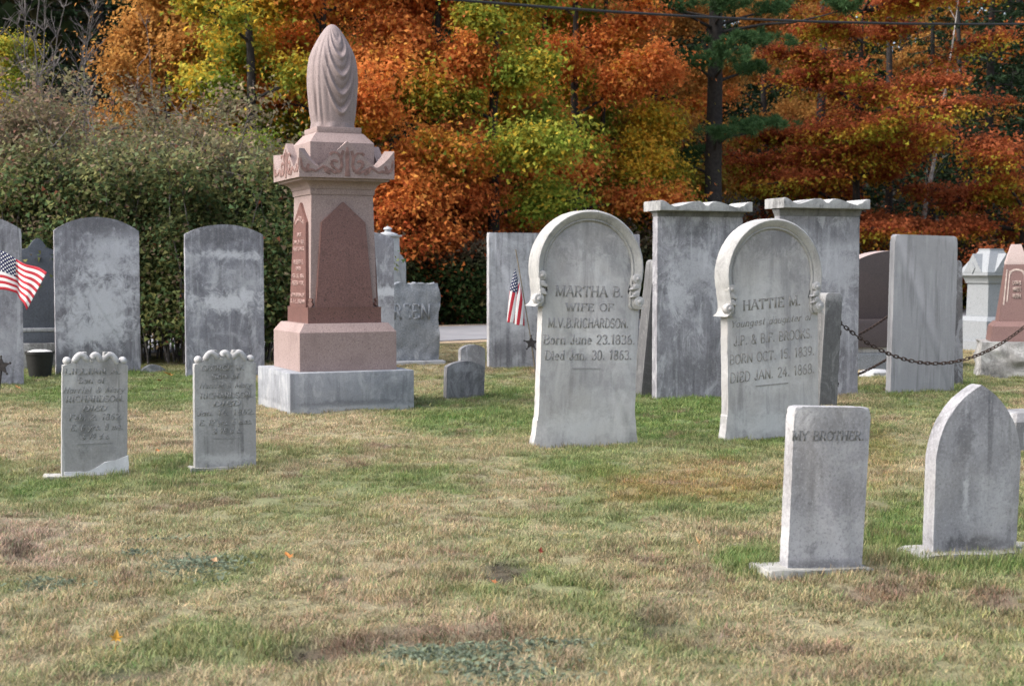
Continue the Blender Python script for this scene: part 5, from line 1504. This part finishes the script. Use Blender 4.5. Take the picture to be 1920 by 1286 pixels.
# thicket of shrubs this side of the road
def shrub(label, loc, H, W, n, seed, pal, wts, twig_top=.5, group='shrubs of the thicket at left', size=.054, depth=.7, name='shrub', stems=26, skirt=.17):
    rng = np.random.default_rng(seed)
    r = tag(empty(name, loc), label, 'shrub', group)
    tb = Tubes(); sites = []
    for s in range(stems):
        a_, rr = rng.uniform(0, 6.28), rng.uniform(0, 1) ** .5
        bx, by = math.cos(a_) * rr * W * .62, math.sin(a_) * rr * W * .5 * depth
        h = H * rng.uniform(.55, 1.08) * (1 - .25 * rr ** 2)
        e_ = np.array([bx * 1.35 + rng.normal() * .18, by * 1.35 + rng.normal() * .15, h])
        p = wiggle((bx * .75, by * .75, -.05), e_, 9, .045, rng); tb.add(p, np.linspace(.016, .003, 9), 4)
        for k in range(13):
            i = rng.integers(1, 9); a2 = rng.uniform(0, 6.28); el = rng.uniform(.2, 1.1); L = rng.uniform(.2, .62)
            e2 = p[i] + np.array([math.cos(a2) * math.cos(el), math.sin(a2) * math.cos(el) * .8, math.sin(el)]) * L
            tb.add(wiggle(p[i], e2, 4, .02, rng), np.linspace(.008, .003, 4), 3); sites += [e2, (e2 + p[i]) / 2]
            if rng.random() < twig_top:
                e3 = e2 + np.array([rng.normal() * .12, rng.normal() * .1, rng.uniform(.1, .35)]); tb.add(np.array([e2, (e2 + e3) / 2 + rng.normal(size=3) * .01, e3]), [.004, .003, .0025], 3)
    tb.build('stems', M['bark_grey'], r)
    sites = np.array(sites); sites = sites[sites[:, 2] > H * skirt]; sites = sites[vnoise(sites + rng.uniform(0, 50, 3), 2.0, 6) > .40]
    hz = sites[:, 2] / H
    w_ = np.where(hz > .85, .55, 1.0); w_ /= w_.sum()
    pal = np.array(pal)
    def cf(P, k, off, g):
        z = P[:, 2] / H
        idx = g.choice(len(pal), len(P), p=np.array(wts) / sum(wts))
        c = pal[idx]
        t = fbm(P, 1.1, seed, 2)[:, None]; c = c * (.25 + 1.5 * t)
        top_ = np.clip((z - .72) / .28, 0, 1)[:, None] * .5
        c = c * (1 - top_) + np.array([.24, .16, .125]) * top_
        return np.clip(c * g.uniform(.6, 1.45, (len(P), 1)), .004, .6)
    crown('foliage', sites, int(n * 2.9), .15, size, cf, r, M['leaf'], rng, up=.9, flat=.8, clump=w_, stray=.05)
    return r
PG = [(.160, .185, .070), (.110, .170, .070), (.205, .205, .075), (.23, .17, .11), (.20, .07, .04)]
for i, (px, Y, H, W, n, wts, lab) in enumerate((
    (30, 18.4, 3.0, 1.5, 16000, (3, 2, 2, 3, .5), 'brown-green shrub at the left picture edge behind the flag'), (150, 18.0, 3.15, 1.5, 18000, (3, 3, 2, 2, .2), 'olive shrub behind the tall mottled slab'),
    (255, 18.6, 3.35, 1.5, 18000, (3, 3, 2, 2, .2), 'twiggy shrub between the two full arched slabs, grey stems showing at its foot'), (345, 17.9, 3.0, 1.4, 18000, (3, 3, 2, 1, .1), 'green shrub behind the arched slab with the pale band'),
    (440, 18.3, 2.75, 1.3, 16000, (3, 4, 2, 1, .1), 'dark green shrub left of the pink monument'), (505, 18.9, 2.2, 1.0, 9000, (2, 4, 3, 1, .1), 'last green shrub of the thicket, behind the pink monument'),
    (95, 20.0, 3.6, 1.6, 12000, (2, 2, 2, 4, .3), 'taller mauve-brown shrub at the back of the thicket at left'), (300, 20.4, 3.7, 1.6, 12000, (2, 2, 2, 4, .2), 'taller mauve-brown shrub at the back of the thicket, middle'), (-70, 18.6, 3.1, 1.5, 9000, (3, 2, 2, 3, .4), 'shrub beyond the left picture edge'))):
    shrub(lab, (at(px, 500, Y).x, Y, 0), H, W, n, 160 + i, PG, wts)
# undergrowth across the road
PU = [(.030, .055, .018), (.045, .070, .020), (.075, .065, .025), (.13, .05, .02)]
un = [shrub('low dark undergrowth bush beneath the spruces right of the rough-faced stone', pos(868, 31.6), 1.7, 1.5, 9000, 181, PU, (3, 3, 1, .5), .1, 'undergrowth along the far road edge', .085, 1.0, 'bush', 18, .05),
      shrub('low brownish bush beneath the maple right of the urn', pos(770, 31.5), 1.5, 1.5, 8000, 182, PU, (3, 2, 2, 1), .1, 'undergrowth along the far road edge', .085, 1.0, 'bush', 18, .05)]
for i, (px, Y, s, lab) in enumerate(((680, 30.5, 1.0, 'undergrowth bush hidden behind the monument'), (820, 33.5, 1.3, 'bush in the deep shade behind the rough-faced stone'), (940, 33, 1.0, 'bush behind the slab with the furled flag'), (1030, 34, 1.2, 'bush behind the left round-headed stone'),
        (1140, 35.5, 1.2, 'bush behind the leaning granite post'), (1200, 36.8, 1.25, 'bush at the foot of the half-green maple'), (1280, 38, 1.3, 'bush left of the pine foot'), (1400, 40, 1.3, 'bush right of the pine foot'), (1510, 42, 1.2, 'bush behind the second capped slab'),
        (1640, 44.5, 1.1, 'bush low behind the brown stone'), (1740, 45, 1.1, 'bush in the shade behind the plain flat slab'), (1830, 46, 1.3, 'bush behind the pale gabled monument'), (1930, 47, 1.3, 'bush at the right edge behind the red-brown stone'),
        (560, 29, 1.1, 'bush behind the pink monument at left'), (450, 28.5, 1.3, 'bush behind the thicket at left'), (300, 28.5, 1.4, 'bush across the road behind the thicket'), (150, 29, 1.4, 'bush across the road at far left'), (900, 36, 1.5, 'tall bush under the green-gold maple'), (740, 34.5, 1.5, 'tall bush in the shade right of the monument'), (1090, 39, 1.5, 'tall bush under the middle maple'))):
    copy_thing(un[i % 2], 'bush', pos(px, Y), i * 1.1, s, lab, 'undergrowth along the far road edge')

# the wood beyond, read as one mass
rng = np.random.default_rng(191)
P, C = [], []
for k in range(560):
    x = rng.uniform(-55, 80); d = rng.uniform(26, 62); y = road_far(x) + d
    if abs(x) > .52 * y + 6: continue
    z = hill_h(np.array([x]), np.array([y]))[0]
    hc = rng.uniform(1, 16); r_ = rng.uniform(1.4, 2.9); m = 190
    o = unit(rng.normal(size=(m, 3))) * r_ * rng.uniform(.3, 1, (m, 1)) ** .5
    P.append(np.array([x, y, z + hc]) + o * np.array([1, 1, 1.25]))
    base = np.array([(.022, .040, .018), (.030, .045, .018), (.05, .045, .02), (.12, .055, .018), (.016, .030, .016)][rng.choice(5, p=[.3, .22, .15, .08, .25])])
    C.append(base * rng.uniform(.6, 1.5, (m, 1)))
P = np.concatenate(P); C = np.concatenate(C)
V, Fc, C = leaf_arrays(P, unit(rng.normal(size=(len(P), 3)) + np.array([0, -.3, .6])), rng.uniform(.45, .9, len(P)), C, .6, .1, rng)
tag(from_np('far_wood', V, Fc, 3, M['leaf'], None, C), 'dark mixed wood climbing the rise behind the maples', None, None, 'stuff')

# ================================================================ GRASS
def grass_mat():
    t = NT('grass_blades')
    inst = t.n('ShaderNodeAttribute', attribute_name='gcol', attribute_type='INSTANCER').outputs['Color']
    bl = t.n('ShaderNodeAttribute', attribute_name='Col').outputs['Color']
    col = t.mix(1.0, inst, bl, 'MULTIPLY')
    t.l(col, t.p.inputs['Base Color'])
    t.p.inputs['Roughness'].default_value = .6
    t.p.inputs['Specular IOR Level'].default_value = .2
    tr = t.n('ShaderNodeBsdfTranslucent'); t.l(col, tr.inputs['Color'])
    mx = t.n('ShaderNodeMixShader'); mx.inputs[0].default_value = .25
    t.l(t.p.outputs[0], mx.inputs[1]); t.l(tr.outputs[0], mx.inputs[2]); t.l(mx.outputs[0], t.out.inputs['Surface'])
    return t.m
gmat = grass_mat()
gcoll = bpy.data.collections.new('grass_tufts')
for v_ in range(7):
    rng = np.random.default_rng(300 + v_)
    V, Fc, C = [], [], []
    nb = 54
    for k in range(nb):
        a_ = rng.uniform(0, 6.28); rr = rng.uniform(0, 1) ** .6 * .055
        bx, by = math.cos(a_) * rr, math.sin(a_) * rr
        L = rng.uniform(.016, .040) * (1.25 if rng.random() < .08 else 1); w = rng.uniform(.0009, .0016)
        az = rng.uniform(0, 6.28); ln = rng.uniform(.15, 1.15)
        d = np.array([math.cos(az), math.sin(az)]); s = np.array([-d[1], d[0]])
        n0 = len(V)
        for q, ww in ((0, 1), (.4, .95), (.75, .6)):
            o = ln * L * q ** 1.6; z = L * q * (1 - .22 * ln * q) - .006
            for sg in (-1, 1): V.append((bx + d[0] * o + s[0] * w * ww * sg, by + d[1] * o + s[1] * w * ww * sg, z))
        o = ln * L; V.append((bx + d[0] * o, by + d[1] * o, L * (1 - .25 * ln) - .006))
        Fc += [(n0, n0 + 1, n0 + 3), (n0, n0 + 3, n0 + 2), (n0 + 2, n0 + 3, n0 + 5), (n0 + 2, n0 + 5, n0 + 4), (n0 + 4, n0 + 5, n0 + 6)]
        u = rng.random()
        base = np.array([1.0, 1.0, 1.0]) * rng.uniform(.7, 1.3)
        if u < .30: base = np.array([1.45, 1.25, 1.3]) * rng.uniform(.85, 1.2)     # dead straw blade
        elif u < .45: base = np.array([.55, .85, .6]) * rng.uniform(.8, 1.2)          # green blade
        C += [base] * 7
    o = from_np('grass_tuft', V, Fc, 3, gmat, None, np.array(C))
    COL.objects.unlink(o); gcoll.objects.link(o)

rng = np.random.default_rng(55)
def scatter(y0, y1, dens):
    n = int((y1 - y0) * 42 * dens)
    y = rng.uniform(y0, y1, n); x = rng.uniform(-16, 26, n)
    m = (np.abs(x) < .55 * y + 2.2) & (y < road_near(x) - .75)
    return x[m], y[m]
parts_ = [scatter(3.3, 6.5, 520), scatter(6.5, 10, 380), scatter(10, 15, 240), scatter(15, 30, 140)]
gx = np.concatenate([p[0] for p in parts_]); gy = np.concatenate([p[1] for p in parts_])
gz = lawn_h(gx, gy)
gc = lawn_col(gx, gy)
p2 = np.c_[gx, gy]
cl = fbm(p2, 3.2, 71, 3); fine = vnoise(p2, 14, 77)
# bare ground: fewer blades where the turf colour is dark soil
bare_k = np.clip(1 - (gc.sum(1) - .26) / .12, 0, 1)
keep = rng.random(len(gx)) > bare_k * .6
h_ = .50 + 1.15 * np.clip(cl - .25, 0, 1) + .25 * (fine - .5)
green_k = np.clip((gc[:, 1] / (gc[:, 0] + 1e-6) - .95) * 2, 0, 1)
h_ = h_ * (1 + .35 * green_k) * (1 - .35 * bare_k)
# taller uncut fringe at the foot of each stone
for ob in list(bpy.data.objects):
    if ob.parent is None and ob.get('category') in ('headstone', 'monument', 'fence post', 'grave marker'):
        d = np.hypot((gx - ob.location.x) * .8, gy - ob.location.y)
        h_ *= 1 + .5 * np.exp(-(d / .35) ** 2)
# no grass on top of the own footings
m_dead = np.zeros(len(gx), bool)
for ob in bpy.data.objects:
    if ob.name.startswith('footing') and ob.parent:
        loc, rz = ob.parent.location, ob.parent.rotation_euler.z
        lx = (gx - loc.x) * math.cos(rz) + (gy - loc.y) * math.sin(rz); ly = -(gx - loc.x) * math.sin(rz) + (gy - loc.y) * math.cos(rz)
        co = np.array([v.co[:] for v in ob.data.vertices])
        m_dead |= (lx > co[:, 0].min() + .02) & (lx < co[:, 0].max() - .02) & (ly > co[:, 1].min() + .018) & (ly < co[:, 1].max() - .018) & (fine < .68)
GC = [(372, 1062, .20, .13), (250, 1040, .10, .05), (100, 1095, .13, .06), (300, 1010, .14, .04), (860, 1232, .20, .10), (960, 1260, .22, .07), (1020, 1215, .20, .04), (760, 1225, .1, .05)]
for px, py, rx, ry in GC:
    g = ground(px, py); m_dead |= (((gx - g.x) / rx) ** 2 + ((gy - g.y) / (ry * 1.6)) ** 2 < .75) & (rng.random(len(gx)) < .8)
keep &= ~m_dead
gx, gy, gz, gc, h_ = gx[keep], gy[keep], gz[keep], gc[keep], h_[keep]
n = len(gx)
me = bpy.data.meshes.new('grass')
me.vertices.add(n); me.vertices.foreach_set('co', np.c_[gx, gy, gz].astype(np.float32).ravel())
def attr(nm, ty, key, data):
    a = me.attributes.new(nm, ty, 'POINT'); a.data.foreach_set(key, np.ascontiguousarray(data, dtype=np.float32 if ty != 'INT' else np.int32).ravel())
jit = rng.uniform(.72, 1.3, (n, 1)) * (1 + rng.normal(size=(n, 3)) * .05)
attr('gcol', 'FLOAT_COLOR', 'color', np.c_[np.clip(gc * jit, .01, .7), np.ones(n)])
attr('rot', 'FLOAT_VECTOR', 'vector', np.c_[rng.normal(size=n) * .12, rng.normal(size=n) * .12, rng.uniform(0, 6.28, n)])
sw = np.where(gy > 10, 1.35, 1.0) * rng.uniform(.85, 1.2, n)
attr('scl', 'FLOAT_VECTOR', 'vector', np.c_[sw, sw, h_ * rng.uniform(.8, 1.15, n)])
attr('idx', 'INT', 'value', rng.integers(0, 7, n))
grass = tag(link(bpy.data.objects.new('grass', me)), 'short mown turf of green and straw-coloured blades', None, None, 'stuff')
ng = bpy.data.node_groups.new('grass_scatter', 'GeometryNodeTree')
ng.interface.new_socket('Geometry', in_out='INPUT', socket_type='NodeSocketGeometry')
ng.interface.new_socket('Geometry', in_out='OUTPUT', socket_type='NodeSocketGeometry')
gi, go = ng.nodes.new('NodeGroupInput'), ng.nodes.new('NodeGroupOutput')
ip = ng.nodes.new('GeometryNodeInstanceOnPoints'); ci = ng.nodes.new('GeometryNodeCollectionInfo')
ci.inputs['Collection'].default_value = gcoll; ci.inputs['Separate Children'].default_value = True; ci.inputs['Reset Children'].default_value = True
ip.inputs['Pick Instance'].default_value = True
def named(nm, ty):
    x = ng.nodes.new('GeometryNodeInputNamedAttribute'); x.data_type = ty; x.inputs['Name'].default_value = nm
    return x.outputs['Attribute']
L_ = ng.links.new
L_(gi.outputs[0], ip.inputs['Points']); L_(ci.outputs[0], ip.inputs['Instance']); L_(named('idx', 'INT'), ip.inputs['Instance Index'])
L_(named('rot', 'FLOAT_VECTOR'), ip.inputs['Rotation']); L_(named('scl', 'FLOAT_VECTOR'), ip.inputs['Scale']); L_(ip.outputs[0], go.inputs[0])
md_ = grass.modifiers.new('scatter', 'NODES'); md_.node_group = ng

# grey-green rosettes creeping in the turf
P, S = [], []
for px, py, rx, ry in GC:
    g = ground(px, py); k = int(15000 * rx * ry * 1.6)
    q = rng.normal(size=(k, 2)) * np.array([rx, ry * 1.6]) * .5
    P.append(np.c_[g.x + q[:, 0], g.y + q[:, 1], np.zeros(k)])
P = np.concatenate(P); P[:, 2] = lawn_h(P[:, 0], P[:, 1]) + rng.uniform(.002, .020, len(P))
N = unit(rng.normal(size=(len(P), 3)) * .55 + np.array([0, 0, 1]))
C = np.array([[.155, .19, .13]]) * rng.uniform(.5, 1.5, (len(P), 1)) + rng.uniform(0, .04, (len(P), 1))
V, Fc, C = leaf_arrays(P, N, rng.uniform(.014, .028, len(P)), C, .5, .15, rng)
tag(from_np('ground_cover', V, Fc, 3, M['leaf'], None, C), 'patches of grey-green creeping rosettes in the turf', None, None, 'stuff')

# ================================================================ SMALL THINGS
# fallen leaves
def maple_leaf(name, px, py, size, col, label, tilt, up=.03, seed=0):
    rnd = random.Random(seed)
    g = ground(px, py)
    bm = bmesh.new()
    tips = [(-90, .50), (-60, .22), (-28, .75), (-5, .40), (22, .95), (40, .45), (62, .62), (90, 1.15), (118, .62), (140, .45), (158, .95), (185, .40), (208, .75), (240, .22)]
    c = bm.verts.new((0, 0, 0)); ring = []
    for a_, rr in tips:
        x, y = math.cos(R(a_)) * rr * size * .5, math.sin(R(a_)) * rr * size * .5
        ring.append(bm.verts.new((x, y, .55 * abs(x) * rnd.uniform(.3, 1.1) + .3 * y * y / size)))
    for i in range(len(ring)): bm.faces.new((c, ring[i], ring[(i + 1) % len(ring)]))
    st_ = bm.verts.new((.02 * size, -.95 * size, .12 * size)); st2 = bm.verts.new((-.02 * size, -.95 * size, .12 * size))
    bm.faces.new((c, st_, st2))
    o = from_bm(name, bm, simple('leaf_%d' % seed, tuple(c * .72 for c in col), .7, var=.3, scale=60))
    o.location = (g.x, g.y, lawn_h(g.x, g.y)[0] + up); o.rotation_euler = (R(tilt[0]), R(tilt[1]), R(tilt[2]))
    return tag(o, label, 'fallen leaf', 'fallen leaves on the turf')
OL = (.62, .23, .045)
maple_leaf('fallen_leaf', 541, 1064, .060, OL, 'orange curled leaf on the turf, right of the larger rosette patch', (20, 10, 40), .040, 1)
maple_leaf('fallen_leaf', 218, 1216, .050, (.75, .38, .04), 'yellow-orange leaf standing up in the turf at lower left', (80, 5, 10), .045, 2)
maple_leaf('fallen_leaf', 1309, 1030, .055, (.62, .36, .17), 'tan leaf left of the MY BROTHER. stone', (65, 10, 100), .045, 3)
maple_leaf('fallen_leaf', 1013, 1046, .035, (.32, .045, .02), 'small red leaf in the middle of the turf', (60, 20, 20), .040, 4)
maple_leaf('fallen_leaf', 925, 1113, .045, (.55, .19, .06), 'orange-brown leaf below the small bare patch in mid turf', (25, 10, 60), .035, 5)
maple_leaf('fallen_leaf', 318, 713, .16, (.66, .25, .05), 'large orange leaf on the grass between the two full arched slabs', (15, 10, 80), .06, 6)
maple_leaf('fallen_leaf', 1003, 704, .10, (.50, .34, .18), 'pale leaf beside the left round-headed stone, at the foot of the flag slab', (50, 10, 10), .05, 7)
maple_leaf('fallen_leaf', 402, 1070, .045, (.55, .32, .16), 'brown leaf on the right rim of the larger rosette patch', (15, 10, 0), .04, 8)
maple_leaf('fallen_leaf', 34, 734, .09, (.52, .26, .09), 'dull orange leaf before the left edge slab', (30, 0, 70), .05, 9)
maple_leaf('fallen_leaf', 300, 722, .10, (.42, .15, .05), 'red-brown leaf just left of the large orange leaf', (15, 10, 170), .05, 10)
maple_leaf('fallen_leaf', 296, 862, .05, (.5, .2, .06), 'small orange leaf right of the mended scroll-topped stone', (20, 10, 30), .05, 11)
# dandelions
for i, (px, py) in enumerate(((279, 700), (325, 750), (1344, 795), (1306, 1030))):
    pass

# flags
def flag_mat():
    t = NT('flag_cloth')
    uv = t.n('ShaderNodeUVMap').outputs[0]
    sp_ = t.n('ShaderNodeSeparateXYZ'); t.l(uv, sp_.inputs[0])
    u, v = sp_.outputs[0], sp_.outputs[1]
    stripe = t.math('LESS_THAN', t.math('MODULO', t.math('MULTIPLY', v, 13.0), 2.0), 1.0)
    base = t.mix(stripe, (.80, .79, .78), (.50, .025, .045))
    canton = t.math('MULTIPLY', t.math('LESS_THAN', u, .40), t.math('GREATER_THAN', v, 6 / 13))
    su = t.math('MULTIPLY', u, 12 / .40); sv = t.math('MULTIPLY', t.math('SUBTRACT', v, 6 / 13), 10 / (7 / 13))
    fu, fv = t.math('SUBTRACT', t.math('FRACT', su), .5), t.math('SUBTRACT', t.math('FRACT', sv), .5)
    d = t.math('SQRT', t.math('ADD', t.math('MULTIPLY', fu, fu), t.math('MULTIPLY', fv, fv)))
    par = t.math('LESS_THAN', t.math('MODULO', t.math('ADD', t.math('FLOOR', su), t.math('FLOOR', sv)), 2.0), .5)
    star = t.math('MULTIPLY', t.math('LESS_THAN', d, .38), par)
    blue = t.mix(star, (.018, .024, .085), (.8, .8, .8))
    t.l(t.mix(canton, base, blue), t.p.inputs['Base Color'])
    t.p.inputs['Roughness'].default_value = .75
    tr = t.n('ShaderNodeBsdfTranslucent'); t.l(t.mix(canton, base, blue), tr.inputs['Color'])
    mx = t.n('ShaderNodeMixShader'); mx.inputs[0].default_value = .25
    t.l(t.p.outputs[0], mx.inputs[1]); t.l(tr.outputs[0], mx.inputs[2]); t.l(mx.outputs[0], t.out.inputs['Surface'])
    return t.m
FM = flag_mat()
def cloth(parent, f, nu=40, nv=26):
    """f(u, v) -> local point; u along the fly, v up the hoist"""
    V = np.array([f(i / nu, j / nv) for j in range(nv + 1) for i in range(nu + 1)])
    i = (np.arange(nv)[:, None] * (nu + 1) + np.arange(nu)[None, :]).ravel()
    Fc = np.c_[i, i + 1, i + nu + 2, i + nu + 1]
    o = from_np('flag_cloth', V, Fc, 4, FM, parent, smooth=True)
    uvl = o.data.uv_layers.new(name='UVMap')
    uv = np.array([(ii / nu, jj / nv) for jj in range(nv + 1) for ii in range(nu + 1)])
    uvl.data.foreach_set('uv', uv[Fc.ravel()].astype(np.float32).ravel())
    sol = o.modifiers.new('thickness', 'SOLIDIFY'); sol.thickness = .0008
    return o
def star_bm(r0, th):
    bm = bmesh.new()
    pts = []
    for i in range(10):
        rr = r0 if i % 2 == 0 else r0 * .42; a_ = math.pi / 2 + i * math.pi / 5
        pts.append((rr * math.cos(a_), rr * math.sin(a_)))
    prism(bm, pts, -th / 2, th / 2, .002, 1)
    for i in range(5):
        a_ = math.pi / 2 + i * 2 * math.pi / 5
        q = bmesh.ops.create_uvsphere(bm, u_segments=8, v_segments=6, radius=r0 * .13)
        bmesh.ops.translate(bm, verts=q['verts'], vec=(r0 * math.cos(a_), 0, r0 * math.sin(a_)))
    return bm
def flag_with_marker(name, label, foot, D, pole_px, star_px, star_r, f_px):
    g = ground(*foot); g.y = D; g.x = at(foot[0], foot[1], D).x
    r = tag(empty(name, (g.x, D, 0)), label, 'flag', 'stick flags in star markers')
    def lo(px, py, dy=0.0): p = at(px, py, D + dy); return np.array([p.x - g.x, dy, p.z])
    tb = Tubes(); tb.add([np.array([0, 0, -.08]), lo(*pole_px[0]), lo(*pole_px[1])], .0055, 6); tb.build('flag_stick', M['wood_stick'], r)
    c = lo(*star_px)
    tb = Tubes(); tb.add([np.array([0, .012, -.08]), c + np.array([0, .012, .02])], .008, 6); tb.build('marker_rod', M['bronze'], r)
    o = from_bm('bronze_star', star_bm(star_r, .012), M['bronze'], r, 30); o.location = c + np.array([0, -.012, 0])
    cloth(r, lambda u, v: f_px(lo, u, v))
    return r
def f_left(lo, u, v):
    if u < .42:
        t = u / .42; top = (-14 + 46 * t, 466 + 19 * t); bot = (-14 + 46 * t, 545 + 3 * t); dy = -.03 * math.sin(t * 2.2)
    else:
        t = (u - .42) / .58; top = (32 + 56 * t, 485 + 27 * t); bot = (32 + 18 * t, 548 + 35 * t); dy = -.03 * math.sin(2.2) - .10 * t + .02 * math.sin(t * 6 + v * 3)
    x = bot[0] + (top[0] - bot[0]) * v; y = bot[1] + (top[1] - bot[1]) * v
    return lo(x, y - 3 * math.sin(u * 9), dy + .008 * math.sin(u * 14 + v * 5))
flag_with_marker('stick_flag', 'larger stars-and-stripes stick flag flying out at the left picture edge', (-8, 764), 12.1, ((-12, 640), (-17, 455)), (3, 686), .082, f_left)
def f_right(lo, u, v):
    # furled cloth hanging from the sloping stick: the fly hangs straight down in folds
    hx, hy = 966 + 14 * (1 - v), 503 + 42 * (1 - v)
    drop = 100 * u
    fold = 6.0 * math.sin(v * 11 + u * 1.5) * min(1, u * 3)
    x = hx - 8 * u * (.6 + .6 * v) - (1 - v) * 2 + fold * .9 - 9 * u * (v - .55)
    return lo(x, hy + drop * (.66 + .34 * v) , -.015 + .022 * math.cos(v * 11 + u) * min(1, u * 3) - .02 * u)
flag_with_marker('stick_flag', 'furled stars-and-stripes stick flag hanging beside the left round-headed stone', (1014, 752), 12.4, ((996, 640), (967, 468)), (996, 643), .064, f_right)

# planter pot
g = ground(66, 708)
pot = tag(empty('planter_pot', (g.x, g.y + .16, 0)), 'black tapered planter pot beside the left edge slab', 'planter pot')
kk = g.y / F
ztop = at(66, 660, g.y).z; rt = 27 * kk
lathe('pot_body', [(rt * .72, -.02), (rt * .95, ztop - .03), (rt * 1.02, ztop - .03), (rt * 1.02, ztop), (rt * .94, ztop), (rt * .9, ztop - .03)], M['pot'], pot, 28)
lathe('pot_filling', [(rt * .88, ztop - .04), (rt * .89, ztop - .005), (rt * .5, ztop + .015), (.01, ztop + .02)], stone_mat('pale_gravel', (.5, .5, .5), (.25, .25, .25), (.65, .65, .65), 0, .6, grain=.8, seed=91), pot, 24)

# overhead cable
tb = Tubes()
a_, b_ = at(700, -14, 27.0), at(2100, 42, 34.0)
d_ = b_ - a_
P = [a_ + d_ * t + Vector((0, 0, -.25 * (1 - (2 * (t - .5) / 1.0) ** 2) + .25 * 0)) for t in np.linspace(-1.2, 2.2, 40)]
tb.add([tuple(p) for p in P], .028, 6)
tag(tb.build('overhead_cable', M['cable'], None), 'black overhead cable crossing the trees at the top right', 'cable')
